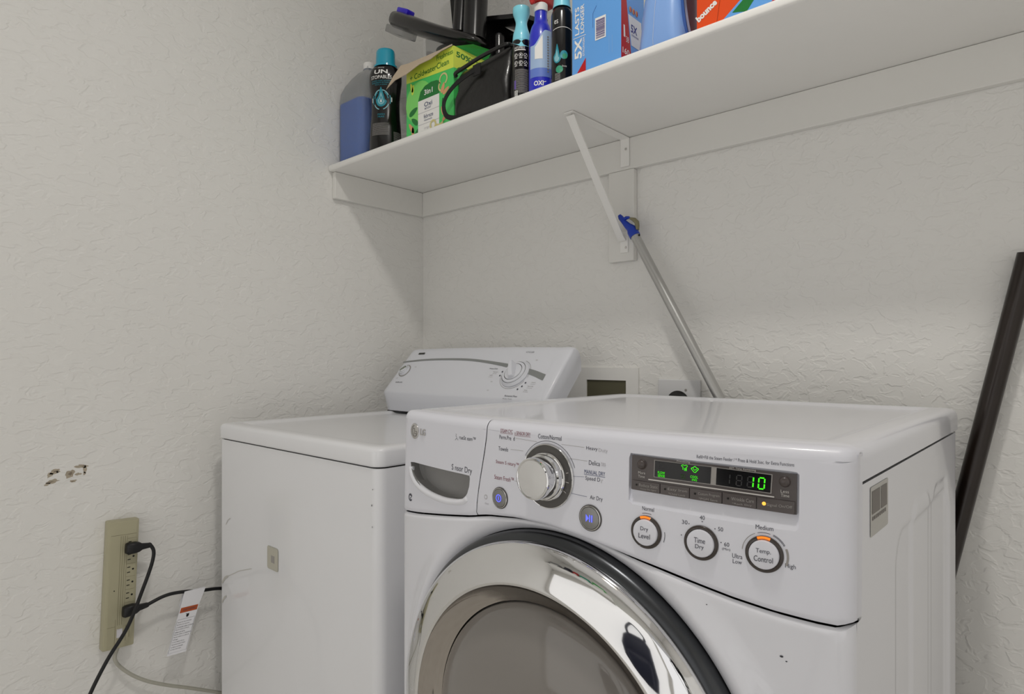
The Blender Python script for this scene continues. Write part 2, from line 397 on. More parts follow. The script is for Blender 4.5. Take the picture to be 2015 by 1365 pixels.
def knob(fr, R, name, handle_ang, H=.012, parent=None, gm='consolew', hk=1):
    O, U, V, N_ = fr
    g = G().mat('consolew').lathe(fr, [(R*1.08, 0), (R*1.07, H*.3), (R, H*.55), (R*.97, H*.9), (R*.93, H)], 48)
    g.mat('gap').lathe(fr, [(R*.93, H), (R*.90, H*.98), (R*.68, H*.98)], 48)
    g.mat('consolew').lathe(fr, [(R*.90, H*.99), (R*.87, H*1.25), (R*.70, H*1.3)], 48)
    g.mat('gap').lathe(fr, [(R*.70, H*1.3), (R*.665, H*1.15)], 48)
    g.mat('consolew').lathe(fr, [(R*.665, H*1.15), (R*.65, H*1.45), (R*.60, H*1.55), (0.0001, H*1.6)], 48)
    k = g.build(name, parent, smooth=40)
    ca, sa = math.cos(handle_ang), math.sin(handle_ang)
    A = U*ca+V*sa; B = N_.cross(A)
    g = G().mat(gm); Lp = []
    for s_, wd, hh in [(q_[0], q_[1], q_[2]*hk) for q_ in ((-.62, .10, .2), (-.55, .17, 1.2), (-.2, .17, 1.8), (.3, .16, 2.2), (.62, .13, 2.3), (.66, .08, 1.0))]:
        c = O+A*R*s_; Lp.append([c+B*R*wd*1.5+N_*H*1.3, c+B*R*wd*.8+N_*H*(1.4+hh), c-B*R*wd*.8+N_*H*(1.4+hh), c-B*R*wd*1.5+N_*H*1.3])
    g.loops(Lp, True, True).build('grip', k, smooth=35, bevel=.0012)
    return k
knob(confr(kx, kz), .040, 'cycle_knob', math.radians(112), .009, console)
knob(confr(-1.6045, -.0415), .019, 'water_level_knob', math.radians(40), .0075, console, 'greengrey', .25)
G().mat('g').lathe(confr(-1.6045, -.0415), [(.0235, .0002), (.0235, .0008), (.019, .0010)], 40).build('knob_shadow', console, smooth=40)  # grey ring put in as the shade around the knob base

# ------------------------------------------------------------------ clothes dryer (right)
XC, HW = -.508, .343; XD0, XD1 = XC-HW, XC+HW; DYB = 1.335; DZT = -.0865
def Yf(x, z, fil=True):
    u = (x-XC)/HW; y = .628+.036*abs(u)**2.2+.025*max(0, z+.25)
    if fil:
        e = HW-abs(x-XC); R = .014
        if e < R: e = max(e, 0); y += R-math.sqrt(max(0, R*R-(R-e)**2))
    return y
def dmap(x, z, h=0):
    e = .001; sl = (Yf(x+e, z, False)-Yf(x-e, z, False))/(2*e); sz = (Yf(x, z+e, False)-Yf(x, z-e, False))/(2*e)
    n = Vector((sl, -1, sz)).normalized()
    return Vector((x, Yf(x, z, False), z))+n*h
def dfr(x, z):
    e = .001; sl = (Yf(x+e, z, False)-Yf(x-e, z, False))/(2*e)
    n = Vector((sl, -1, .02)).normalized(); U = Vector((1, sl, 0)).normalized()
    return (dmap(x, z), U, Vector((0, 0, 1)), n)
t = thing('clothes_dryer', 'white front-loading dryer with a large round chrome-rimmed door and lit green display', 'clothes dryer', (XC, 1.0, ZF))
SEAM = [(-.851, -.2545), (-.80, -.249), (-.72, -.237), (-.66, -.2275), (-.62, -.219), (-.565, -.2135), (-.508, -.2135), (-.452, -.2195), (-.40, -.2275), (-.352, -.2355), (-.31, -.2435), (-.2744, -.2500), (-.235, -.2555), (-.1985, -.2583), (-.178, -.2585), (-.165, -.2545)]
def seam(x):
    for (a, b), (c, d_) in zip(SEAM, SEAM[1:]):
        if a <= x <= c: s_ = (x-a)/(c-a); return lerp(b, d_, s_)
    return SEAM[0][1] if x < SEAM[0][0] else SEAM[-1][1]
def ray_poly(c, ang, poly):
    dx, dy = math.cos(ang), math.sin(ang); best = None
    for (x0, y0), (x1, y1) in zip(poly, poly[1:]+poly[:1]):
        ex, ey = x1-x0, y1-y0; den = dx*ey-dy*ex
        if abs(den) < 1e-12: continue
        t_ = ((x0-c[0])*ey-(y0-c[1])*ex)/den; s_ = ((x0-c[0])*dy-(y0-c[1])*dx)/den
        if t_ > 0 and -1e-9 <= s_ <= 1+1e-9 and (best is None or t_ > best): best = t_
    return (c[0]+dx*best, c[1]+dy*best)
def holed(g, c, outer, inner, fn, n=160, steps=12, extra=()):
    angs = sorted(set([round(2*math.pi*k/n, 6) for k in range(n)]+[round(math.atan2(p[1]-c[1], p[0]-c[0]) % (2*math.pi), 6) for p in list(outer)+list(extra)]))
    I = [ray_poly(c, a, inner) for a in angs]; O = [ray_poly(c, a, outer) for a in angs]
    ts = [1-(1-k/steps)**1.7 for k in range(steps+1)]
    g.loops([[fn(lerp(i[0], o_[0], q), lerp(i[1], o_[1], q)) for i, o_ in zip(I, O)] for q in ts])
    return I
# cabinet core behind the panels
g = G().mat('gap').box(XD0+.016, XD1-.016, .70, DYB-.018, ZF+.03, -.10); g.build('inner_cabinet', t, smooth=0)
# lower front panel with the dished door opening
DC = (XC, -.500); RO = .277
outer = [(x, seam(x)-.0018) for x in [lerp(XD0, XD1, i/44) for i in range(45)]]
outer = [(XD0, ZF+.03)]+[p for p in outer]+[(XD1, ZF+.03)]
for xx in (XD0+.004, XD0+.009, XD1-.009, XD1-.004): pass
circ = [(DC[0]+RO*math.cos(2*math.pi*k/160), DC[1]+RO*math.sin(2*math.pi*k/160)) for k in range(160)]
def lowfn(x, z):
    r = math.hypot(x-DC[0], z-DC[1]); y = Yf(x, min(z, -.25))
    k = smooth((r-RO)/.045); y = lerp(.634, y, k)
    if r < RO+.02: y += .010*(1-(r-RO)/.02)**2
    ds = seam(x)-.0018-z
    if ds < .006: y += .004*(1-ds/.006)**2
    return Vector((x, y, z))
g = G().mat('white'); holed(g, DC, outer, circ, lowfn, 200, 26)
for x, sg in ((XD0, 1), (XD1, -1)):
    zs = [lerp(ZF+.03, seam(x)-.0018, i/10) for i in range(11)]
    g.grid(lambda u, v, x=x: Vector((x, Yf(x, -.3)+u, v)), [0, .012, .022], zs)
n = 96
g.lathe((Vector((DC[0], .644, DC[1])), Vector((1, 0, 0)), Vector((0, 0, 1)), Vector((0, 1, 0))), [(RO, 0), (RO-.004, .03)], n)
g.build('front_panel', t, smooth=45)
# door
def dl(prof, n=128): return prof
DFR = (Vector((XC, .63, -.500)), Vector((1, 0, 0)), Vector((0, 0, 1)), Vector((0, -1, 0)))
door = G().mat('dkchrome').lathe(DFR, [(.2755, -.035), (.2758, -.004), (.2745, .0015), (.2715, .004), (.2665, .0075), (.2620, .0085)], 160).build('door', t, smooth=60, label='round door with a dark outer ring')
g = G().mat('chrome').lathe(DFR, [(.2640, .004), (.2660, .0085), (.2658, .0130), (.2640, .0180), (.2605, .0218), (.2560, .0248), (.250, .0276), (.244, .0303), (.238, .0328), (.232, .0351), (.2265, .0371), (.2220, .0384), (.2190, .0390), (.2165, .0386), (.2150, .0368)], 192)
g.build('chrome_ring', door, smooth=70, label='wide mirror-chrome ring')
g = G().mat(M('smoked_chrome', (.42, .39, .36), .08, metal=1)).lathe(DFR, [(.2150, .0365), (.2135, .0335), (.208, .027), (.200, .020), (.193, .0145), (.1895, .013)], 160)
g.build('inner_bezel', door, smooth=70, label='smoked reflective inner bezel')
# grey edge of the control and door window
mt['glass'] = M('smoked_door_glass', (.34, .315, .29), .16, trans=.35, ior=1.25, coat=1)
g = G().mat('gap').lathe(DFR, [(.1897, .013), (.189, .009), (.185, .009)], 128)
g.mat('glass').lathe(DFR, [(.1880, .008), (.1875, .013), (.1855, .0165), (.180, .0205), (.168, .0265), (.145, .0325), (.110, .038), (.07, .042), (.03, .044), (.0005, .0445)], 128, False, True)
g.lathe(DFR, [(.1880, .008), (.175, -.002), (.150, -.010), (.10, -.03), (.0005, -.04)], 96, False, True)
g.build('window_glass', door, smooth=70, label='domed smoked glass window')
g = G().mat(M('drum_steel', '#8a8782', .35, metal=.7, bump=.2, bscale=120)).lathe(DFR, [(.24, -.05), (.245, -.10), (.25, -.50), (.0005, -.52)], 64)
g.build('drum', t, smooth=50)
# --- control fascia, left drawer and right panel
XT, XS2 = -.6232, -.6434
def seamx(z): s_ = smooth((z+.0868)/(-.225+.0868)); return lerp(XT, XS2, s_)-.0012*math.sin(math.pi*s_)*0
ZP = -.1000
def facefn(x, z, hole=None):
    y = Yf(x, z)
    ds = z-seam(x)-.0008
    if ds < .005: y += .003*(1-max(ds, 0)/.005)**2
    sd = abs(x-seamx(z))
    if sd < .0035: y += .0022*(1-sd/.0035)**2
    return Vector((x, y, z))
def topround(g, x0f, x1f, nx=30):
    us = sorted(set([i/nx for i in range(nx+1)]+[q for k in range(1, 8) for q in (.005*k, 1-.005*k)])); R = .013
    def fn(u, v):
        z = ZP if v <= 0 else ZP+R*math.sin(v); x = lerp(x0f(z), x1f(z), u)
        if v > math.pi/2: z = ZP+R; y = Yf(x, ZP)+R+(v-math.pi/2); p = Vector((x, y, z))
        else:
            b = facefn(x, ZP); p = Vector((x, b.y+R*(1-math.cos(v)), ZP+R*math.sin(v)))
        e = HW-abs(x-XC)                         # round the corner down as well
        if e < .012: p.z -= (.012-e)**2/.012*.35*min(1, max(0, v))
        return p
    g.grid(fn, us, [0]+[math.pi/2*k/8 for k in range(1, 9)]+[math.pi/2+.012])
# left (steam drawer) front
g = G().mat('panelw')
lo = [(XD0, ZP), (XD0, seam(XD0)+.0008)]+[(x, seam(x)+.0008) for x in (-.83, -.81, -.78, -.75, -.72, -.69, -.66)]+[(seamx(-.225)-.0007, seam(-.645)+.0008)]+[(seamx(z)-.0007, z) for z in (-.205, -.185, -.165, -.145, -.125, -.11, ZP)]
hole = [(-.8215, -.1690), (-.6590, -.1690), (-.6575, -.1715), (-.6590, -.1850), (-.6640, -.1975), (-.6740, -.2050), (-.70, -.2105), (-.73, -.2120), (-.76, -.2100), (-.785, -.2050), (-.802, -.1980), (-.812, -.1900), (-.819, -.180)]
hc = (-.742, -.187)
I = holed(g, hc, lo, hole, facefn, 120, 10)
topround(g, lambda z: XD0, lambda z: seamx(ZP)-.0007)
g.grid(lambda u, v: Vector((XD0, Yf(XD0, v)+u, v)), [0, .012, .03], [ZP, -.13, -.17, -.21, -.2535])
drawer = g.build('steam_drawer', t, smooth=40, label='white left front drawer with recessed pull')
def cav(p, k, dpt): return Vector((lerp(hc[0], p[0], k), Yf(*p, False)+dpt, lerp(hc[1], p[1], k)))
g = G().mat(M('cavity_grey', '#8f8e8d', .5, bump=.2, bscale=500))
g.loops([[cav(p, 1, 0) for p in I], [cav(p, .99, .016) for p in I], [cav(p, .9, .019) for p in I]], False, True)
g.build('pull_recess', drawer, smooth=40, label='grey recessed drawer pull')
g = G().mat('white')
lip = spline([(-.824, -.176, 0), (-.8195, -.190, 0), (-.806, -.2015, 0), (-.785, -.2090, 0), (-.755, -.2140, 0), (-.72, -.2155, 0), (-.69, -.2130, 0), (-.6725, -.2090, 0), (-.662, -.2020, 0)], 5)
g.tube([dmap(p.x, p.y, -.0030) for p in lip], [.001]+[.0052]*(len(lip)-2)+[.001], 12).build('pull_lip', drawer, smooth=60)
# right control panel with the display recess
g = G().mat('panelw')
xs = [lerp(-.640, XD1, i/34) for i in range(35)]
ro = [(seamx(z)+.0007, z) for z in (ZP, -.11, -.125, -.145, -.165, -.185, -.205)]+[(seamx(-.225)+.0007, seam(-.642)+.0008)]+[(x, seam(x)+.0008) for x in xs[1:]]+[(XD1, ZP)]
hole2 = [(-.3915, -.1090), (-.3915, -.1650), (-.388, -.1685), (-.2150, -.1725), (-.2125, -.1700), (-.2125, -.1125), (-.216, -.1095)]
hole2 = [(-.3905, -.1095), (-.3925, -.115), (-.3925, -.1640), (-.388, -.1680), (-.2155, -.1725), (-.2115, -.1690), (-.2115, -.1155), (-.2145, -.1130)]
hc2 = (-.30, -.139)
I2 = holed(g, hc2, ro, hole2, facefn, 220, 22)
topround(g, lambda z: seamx(ZP)+.0007, lambda z: XD1, 40)
g.grid(lambda u, v: Vector((XD1-(.0006 if u else 0), Yf(XD1, v)+u, v)), [0, .004, .020], [ZP+.006, -.13, -.17, -.21, -.2535])
# sloping floor of the recess
def dep(z): return .0055 if z > -.156 else .0055*max(0, (z+.172)/.016)
def rec(p, k):
    x = lerp(hc2[0], p[0], k); z = lerp(hc2[1], p[1], k); return dmap(x, z, -dep(z))
ks = [1, .995, .95, .9, .85, .8, .7, .5]
g.loops([[dmap(*p, 0) for p in I2]]+[[rec(p, k) for p in I2] for k in ks], False, True)
panel = g.build('control_panel', t, smooth=40, label='white curved control panel')
# display unit
g = G().mat('bezel')
bz = [(-.3895, -.1118), (-.3900, -.1508), (-.2140, -.1558), (-.2140, -.1158)]
def qgrid(g, q, fn, h, nx=16, ny=4):
    def f(u, v): 
        a = (lerp(q[0][0], q[3][0], u), lerp(q[0][1], q[3][1], u)); b = (lerp(q[1][0], q[2][0], u), lerp(q[1][1], q[2][1], u))
        return fn(lerp(a[0], b[0], v), lerp(a[1], b[1], v), h)
    return g.grid(f, [i/nx for i in range(nx+1)], [j/ny for j in range(ny+1)])
qgrid(g, bz, dmap, -.0015)
for a, b in zip(bz, bz[1:]+bz[:1]):
    g.grid(lambda u, v: dmap(lerp(a[0], b[0], u), lerp(a[1], b[1], u), lerp(-.0058, -.0015, v)), [i/12 for i in range(13)], [0, 1])
disp = g.build('display', panel, smooth=40, label='dark grey display unit')
H = -.0015
g = G().mat('g')
for q in ([(-.3618, -.1146), (-.3622, -.1342), (-.2953, -.1352), (-.2942, -.1158)], [(-.2942, -.1158), (-.2953, -.1352), (-.2372, -.1376), (-.2362, -.1178)]): qgrid(g, q, dmap, H+.0003)
g.build('screen_frame', disp, smooth=40)
g = G().mat('screen')
for q in ([(-.3608, -.1154), (-.3612, -.1334), (-.2980, -.1343), (-.2972, -.1164)], [(-.2915, -.1166), (-.2922, -.1345), (-.2382, -.1367), (-.2373, -.1187)]): qgrid(g, q, dmap, H+.0006)
scr = g.build('screen', disp, smooth=40, label='black screen windows')
hf = lambda x, z, h=0: dmap(x, z, H+h)
g = G().mat('ghost')
SEG = {'1': 'bc', '0': 'abcdef', '8': 'abcdefg'}
def seven(g, ch, x, z, wd, ht, sw, h):
    X = {'a': ((-1, 1), (1, 1)), 'b': ((1, 1), (1, 0)), 'c': ((1, 0), (1, -1)), 'd': ((-1, -1), (1, -1)), 'e': ((-1, 0), (-1, -1)), 'f': ((-1, 1), (-1, 0)), 'g': ((-1, 0), (1, 0))}
    for k in SEG[ch]:
        (a, b), (c, d_) = X[k]; p = Vector((x+a*wd/2-b*0+b*.0004, z+b*ht/2)); q = Vector((x+c*wd/2+d_*.0004, z+d_*ht/2)); m_ = (p+q)/2
        p = m_+(p-m_)*.78; q = m_+(q-m_)*.78; g.ribbon(hf, [tuple(p), tuple(q)], sw, h)
seven(g, '1', -.2805, -.1270, .005, .0105, .0011, .0007); seven(g, '8', -.2685, -.1275, .0052, .0107, .0011, .0007); seven(g, '8', -.2575, -.1278, .0052, .0107, .0011, .0007)
for k in range(4): g.ribbon(hf, [(-.3565, -.1175-k*.002), (-.3515, -.1176-k*.002)], .0008, .0007)
g.mat('n'); seven(g, '1', -.2573, -.1276, .0056, .0112, .0014, .0010); seven(g, '0', -.2465, -.1280, .0056, .0112, .0014, .0010)
ic = [(-.3297, -.1175), (-.3280, -.1168), (-.3262, -.1176), (-.3245, -.1168), (-.3228, -.1176), (-.3236, -.1192), (-.3244, -.1188), (-.3244, -.1222)]
g.ribbon(hf, ic, .0006, .0009).ribbon(hf, [(-.3297, -.1175), (-.3290, -.119), (-.3280, -.1186), (-.3280, -.1222)], .0006, .0009)
for k in range(3): g.ribbon(hf, [(-.3268, -.1205-k*.0011), (-.3236, -.1206-k*.0011)], .0005, .0009)
ic = [(-.3186+.0038+.0036*math.cos(a)*(1+.22*math.sin(3*a)), -.1206+.0026*math.sin(a)*(1+.25*math.cos(4*a))) for a in [2*math.pi*k/24 for k in range(24)]]
g.ribbon(hf, ic, .0007, .0009, True).ribbon(hf, [(-.3165, -.1198), (-.3150, -.1216), (-.3128, -.1200)], .0006, .0009)
TXT = [("LG",-.79,-.7743,-.1179,.0105,"C"),("rueSt eam™",-.6838,-.6464,-.1162,.0059,"k"),("S nsor Dry",-.7011,-.6531,-.1631,.0111,"k"),
("STEAM CYC",-.5951,-.5719,-.0992,.0048,"r"),("a SENSOR DRY",-.5681,-.5399,-.1002,.0047,"r"),("Perm.Pre  d",-.5969,-.5679,-.108,.0055,"k"),("Cotton/Normal",-.5267,-.4887,-.1009,.0058,"k"),
("Towels",-.5985,-.5799,-.1238,.0055,"k"),("Steam S nitary™",-.6031,-.5597,-.1428,.0062,"r"),("Steam Fresh™",-.6056,-.5686,-.1634,.0062,"r"),
("Heavy",-.4509,-.4349,-.1097,.0055,"k"),("Duty",-.4334,-.4208,-.1107,.0054,"f"),("Delica",-.4469,-.4311,-.1264,.0055,"k"),("tes",-.4296,-.4233,-.1263,.0048,"f"),
("MANUAL DRY",-.4533,-.4239,-.1379,.0049,"b"),("Speed D",-.4517,-.4308,-.1461,.0061,"k"),("r",-.4293,-.4265,-.1469,.0042,"f"),("Air Dry",-.4447,-.4269,-.1685,.0061,"k"),
("clean",-.6244,-.616,-.2025,.0030,"f"),("Refill=Fill the Steam Feeder / * Press & Hold 3sec. for Extra Functions",-.3126,-.2162,-.1062,.0037,"k"),
("Normal",-.375,-.3607,-.1705,.0046,"k"),("30",-.3281,-.3219,-.1787,.0044,"k"),("40",-.3086,-.3032,-.171,.0044,"k"),("50",-.2891,-.2839,-.1804,.0043,"k"),("60",-.2827,-.2775,-.1953,.0043,"k"),("(Min)",-.2847,-.2764,-.2006,.0032,"k"),
("Medium",-.2516,-.2348,-.1724,.0046,"k"),("Ultra",-.2743,-.2642,-.2056,.0047,"k"),("Low",-.2738,-.2647,-.2113,.0042,"k"),("High",-.2237,-.2141,-.2076,.0055,"k"),
("More",-.3812,-.3724,-.1309,.0031,"W"),("Time",-.3812,-.373,-.1351,.0031,"W"),("Less",-.2285,-.221,-.1338,.0031,"W"),("Time",-.2284,-.2206,-.1378,.0031,"W"),
("Processing",-.3352,-.3204,-.1136,.0026,"W"),("EST. Time Remaining",-.2783,-.2521,-.1156,.0026,"W"),
("FLOW",-.357,-.3486,-.1282,.0028,"N"),("SENSE",-.357,-.3486,-.1316,.0028,"N"),("DRY",-.3305,-.3247,-.1283,.0022,"D"),("-ING",-.3304,-.3247,-.131,.0022,"D"),("COOL",-.3196,-.3113,-.1288,.0027,"N"),("-ING",-.3185,-.3124,-.1319,.0024,"N")]
for b, x0, x1, zc, h, c in TXT:
    if c in 'ND': g.mat('n' if c == 'N' else 'nd').text(hf, b, x0, x1, zc, h, .0010)
g.build('readout', scr, smooth=0, label='glowing green number 10 and status icons')
g = G().mat('w')
for b, x0, x1, zc, h, c in TXT:
    if c == 'W': g.text(hf, b, x0, x1, zc, h, .0005)
g.ribbon(hf, [(-.3686, -.1374), (-.30, -.1386), (-.2345, -.1405)], .0013, .0006)
g.build('lettering', disp, smooth=0, label='white display lettering')
for x, z in ((-.3768, -.1215), (-.2248, -.1240)):
    fr_ = dfr(x, z); fr_ = (fr_[0]+fr_[3]*H,)+fr_[1:]
    g = G().mat('bezel').lathe(fr_, [(.0058, .0002), (.0054, .0004), (.0052, .0010), (.0048, .0032), (.0035, .0045), (.0001, .0050)], 32)
    g.build('time_button', disp, smooth=60, label='round dark grey time button')
# five option buttons
bxs = [-.3885, -.3538, -.3201, -.2853, -.2509, -.2150]
BT = [("Reduce Static", "*Damp Dry Signal"), ("Easy Iron", "*Child Lock"), ("Custom Program", "*PGM Save"), ("Wrinkle Care", "*Rack Dry"), ("Signal On/Off", None)]
for i in range(5):
    a, b = bxs[i]+.0005, bxs[i+1]-.0005
    zt = lambda x: -.1402-.0028*(x+.3885)/.1735; zb = lambda x: -.1508-.0048*(x+.3885)/.1735
    g = G().mat('bezel'); q = [(a, zt(a)), (a, zb(a)), (b, zb(b)), (b, zt(b))]
    qgrid(g, q, hf, .0018, 4, 2)
    for p, q_ in zip(q, q[1:]+q[:1]): g.add([hf(*p, 0), hf(*q_, 0), hf(*q_, .0018), hf(*p, .0018)], [(0, 1, 2, 3)])
    bt = g.build('option_button', disp, smooth=0)
    g = G().mat('g')
    W = b-a; xl = a+W*.27; 
    g.text(hf, BT[i][0], xl, b-W*.06, (zt(a+W/2)+zb(a+W/2))/2+(.0013 if BT[i][1] else 0), .0036, .0022)
    if BT[i][1]: g.text(hf, BT[i][1], xl+W*.02, b-W*.12, zb(a+W/2)+.0024, .0023, .0022)
    g.build('lettering', bt, smooth=0)
    g = G().mat('amberled' if i == 4 else 'gap').disc(hf, a+W*(.17 if i < 4 else .19), (zt(a+W/2)+zb(a+W/2))/2+.001, .0012 if i < 4 else .0019, h=.0023, n=16)
    g.build('indicator_light', bt, smooth=0, label='glowing amber indicator' if i == 4 else None)
# printed lettering on the white panel
g = G()
for b, x0, x1, zc, h, c in TXT:
    if c in 'krbf': g.mat(c).text(dmap, b, x0, x1, zc, h, .0003)
g.mat('b').ribbon(dmap, [(-.4535, -.1412), (-.4238, -.1416)], .0005).mat('r').ribbon(dmap, [(-.5955, -.1024), (-.5715, -.1026)], .0004).ribbon(dmap, [(-.5682, -.1035), (-.5398, -.1037)], .0004)
g.mat('g')
for l in ([(-.5661, -.1073), (-.5283, -.1086)], [(-.5751, -.1231), (-.5519, -.1228)], [(-.4885, -.1083), (-.4538, -.1089)], [(-.4756, -.1247), (-.4491, -.125)], [(-.567, -.1640), (-.5545, -.1642)]): g.ribbon(dmap, l, .0004, .0003)
g.mat('b').ribbon(dmap, [(-.4532, -.1445), (-.4698, -.1459)], .0003, .0003).ribbon(dmap, [(-.4698, -.1459), (-.4733, -.167)], .0009, .0003).ribbon(dmap, [(-.4733, -.167), (-.4491, -.168)], .0004, .0003)
g.mat('k')
for x, z in ((-.3202, -.1796), (-.3058, -.1753), (-.2923, -.1808), (-.2858, -.1942), (-.3285, -.1931)): g.disc(dmap, x, z, .0006, n=10)
g.arc(dmap, -.3693, -.1971, .0215, 75, 105, .0005).arc(dmap, -.3693, -.1971, .0218, -20, 10, .0006)
g.arc(dmap, -.2431, -.199, .0215, 75, 108, .0005).mat('g').arc(dmap, -.2431, -.199, .0215, 115, 175, .0006)
for k, r in enumerate((.0212, .0222)): g.mat('k').arc(dmap, -.2431, -.199, r, 30, 68, .0005)
g.mat('g').arc(dmap, -.2431, -.199, .0219, -22, 22, .0021)
g.mat('f').disc(dmap, -.6224, -.194, .0035, n=12, h=.0002).mat('panelw').disc(dmap, -.6224, -.194, .0022, n=12, h=.0004)
# little steam mark and energy mark, left of the drawer
g.build('lettering', panel, smooth=0, label='cycle names printed in grey, red and blue')
g = G().mat('k').ribbon(dmap, [(-.6925, -.112), (-.6905, -.1135), (-.6925, -.1150), (-.6900, -.117)], .0005).ribbon(dmap, [(-.6935, -.1215), (-.690, -.118), (-.6865, -.1210)], .0006).text(dmap, "TrueSt eam™", -.6838, -.6464, -.1162, .0059, .0002)
g = G().mat('k')
g.ribbon(dmap, [(-.6925, -.112), (-.6905, -.1135), (-.6925, -.1150), (-.6900, -.117)], .0005).ribbon(dmap, [(-.6935, -.1215), (-.690, -.118), (-.6865, -.1210)], .0006)
g.arc(dmap, -.8194, -.2274, .0050, 20, 330, .0022, ry=.0052).ribbon(dmap, [(-.8215, -.2235), (-.8165, -.2245), (-.8175, -.2275), (-.8205, -.2290), (-.8185, -.2315)], .0014)
g.build('printed_marks', drawer, smooth=0)
# raised chrome maker mark
g = G().mat('chromesoft')
fr_ = dfr(-.8085, -.1185)
g.lathe(fr_, [(.0128, 0), (.0126, .0012), (.0118, .0016), (.0001, .0012)], 40)
lf = lambda u, v, h=0: dmap(-.8085+u, -.1185+v, h)
g.mat('g').arc(lf, 0, 0, .0088, 95, 350, .0016, .0021).ribbon(lf, [(.0088, -.0005), (.003, -.0005)], .0015, .0021).ribbon(lf, [(-.0005, .0050), (-.0005, -.0040), (.0035, -.0040)], .0015, .0021).disc(lf, -.0045, .004, .0012, n=10, h=.0022)
g.mat('chromesoft')
gl_, gf = glyphs("LG", .02)
A_ = [dmap(lerp(-.79, -.7743, a), lerp(-.1232, -.1127, b), .0002) for a, b in gl_]; B_ = [dmap(lerp(-.79, -.7743, a), lerp(-.1232, -.1127, b), .0016) for a, b in gl_]
g.add(B_, gf); g.add(A_, gf)
ed = {}
for f in gf:
    for a, b in zip(f, f[1:]+f[:1]): ed[(min(a, b), max(a, b))] = ed.get((min(a, b), max(a, b)), 0)+1
for (a, b), c in ed.items():
    if c == 1: g.add([A_[a], A_[b], B_[b], B_[a]], [(0, 1, 2, 3)])
g.build('maker_mark', drawer, smooth=30, label='raised silver maker mark')
# rotary dial
fr_ = dfr(-.5095, -.1505)
g = G().mat('chrome').lathe(fr_, [(.0412, 0), (.0413, .002), (.0405, .0028), (.0398, .0026)], 96)
g.mat('dial').lathe(fr_, [(.0398, .0024), (.034, .0026), (.027, .0034), (.025, .0034)], 96)
dm = lambda u, v, h=0: dmap(-.5095+u, -.1505+v, h+.0026)
g.mat('w')
for a in (118, 62, 37, 14, -6, -28): 
    ca, sa = math.cos(math.radians(a)), math.sin(math.radians(a)); g.ribbon(dm, [(.031*ca, .031*sa), (.0355*ca, .0355*sa)], .0007, .0006)
g.mat('orange').ribbon(dm, [(0, .0305), (0, .0365)], .0016, .0008)
dial = g.build('cycle_dial', panel, smooth=50, label='round dark grey dial plate with an orange pointer light')
g = G().mat('chrome').lathe(fr_, [(.0305, .003), (.0310, .0055), (.0300, .0075), (.0285, .0080), (.0280, .0100), (.0290, .0115), (.0285, .0140), (.0265, .0155), (.0262, .0240), (.0265, .0290), (.0258, .0315), (.0243, .0322), (.0234, .0318), (.0228, .0312), (.0001, .0318)], 96)
g.build('knob', dial, smooth=35, label='stepped chrome knob')
g = G().mat('k').arc(lambda u, v, h=0: dmap(-.5095+u, -.1505+v, h), 0, 0, .0445, 20, 150, .0006); g.build('dial_arc', panel, smooth=0)
# power and start buttons
for x, z, r, kind in ((-.5935, -.1908, .0122, 'power'), (-.4436, -.1926, .0132, 'start')):
    fr_ = dfr(x, z)
    g = G().mat('dial').lathe(fr_, [(r*1.22, 0), (r*1.2, .0012), (r*1.12, .0016)], 48).mat('chromesoft').lathe(fr_, [(r*1.12, .0016), (r*1.05, .0020), (r*1.0, .0012)], 48)
    g.mat('greybtn').lathe(fr_, [(r*1.0, .0010), (r*.98, .0022), (r*.85, .0026), (.0001, .0030)], 48)
    b_ = g.build(kind+'_button', panel, smooth=40)
    bm_ = lambda u, v, h=0, x=x, z=z: dmap(x+u, z+v, h+.0030)
    g = G().mat('blueled')
    if kind == 'power': g.arc(bm_, 0, 0, .0046, 0, 360, .0011, .0004).ribbon(bm_, [(0, -.0025), (0, .0025)], .0012, .0005)
    else: g.poly(bm_, [(-.0045, .0045), (-.0045, -.0045), (-.0003, 0)], .0004).ribbon(bm_, [(.0010, .0042), (.0010, -.0042)], .0013, .0004).ribbon(bm_, [(.0040, .0042), (.0040, -.0042)], .0013, .0004)
    g.build('symbol', b_, smooth=0, label='glowing blue symbol')
for x, z, lines, lit in ((-.3697, -.1968, (('Dry', .0095, .0040), ('Level', .0138, -.0035)), True), (-.3068, -.1980, (('Time', .0118, .0035), ('Dry', .0092, -.0037)), False), (-.2431, -.1990, (('Temp.', .0142, .0035), ('Control', .0180, -.0040)), True)):
    fr_ = dfr(x, z)
    g = G().mat('darkring').lathe(fr_, [(.0186, 0), (.0185, .0014), (.0178, .0022), (.0155, .0026), (.0148, .0014)], 64)
    rg = g.build('selector_button', panel, smooth=50, label='round selector button ringed in dark brown')
    g = G().mat('panelw').lathe(fr_, [(.0148, .0010), (.0147, .0035), (.0140, .0046), (.0120, .0050), (.0001, .0052)], 64)
    bm_ = lambda u, v, h=0, x=x, z=z: dmap(x+u, z+v, h+.0053)
    g.mat('k')
    for b, wd, zz in lines: g.text(bm_, b, -wd/2, wd/2, zz, .0056, .0004)
    g.build('cap', rg, smooth=40, label='pale grey button cap with lettering')
    if lit:
        lm = lambda u, v, h=0, x=x, z=z: dmap(x+u, z+v, h+.0026)
        G().mat('orange').arc(lm, 0, 0, .0168, 70, 112, .0032, .0003, 12).build('indicator_light', rg, smooth=0, label='glowing orange arc')
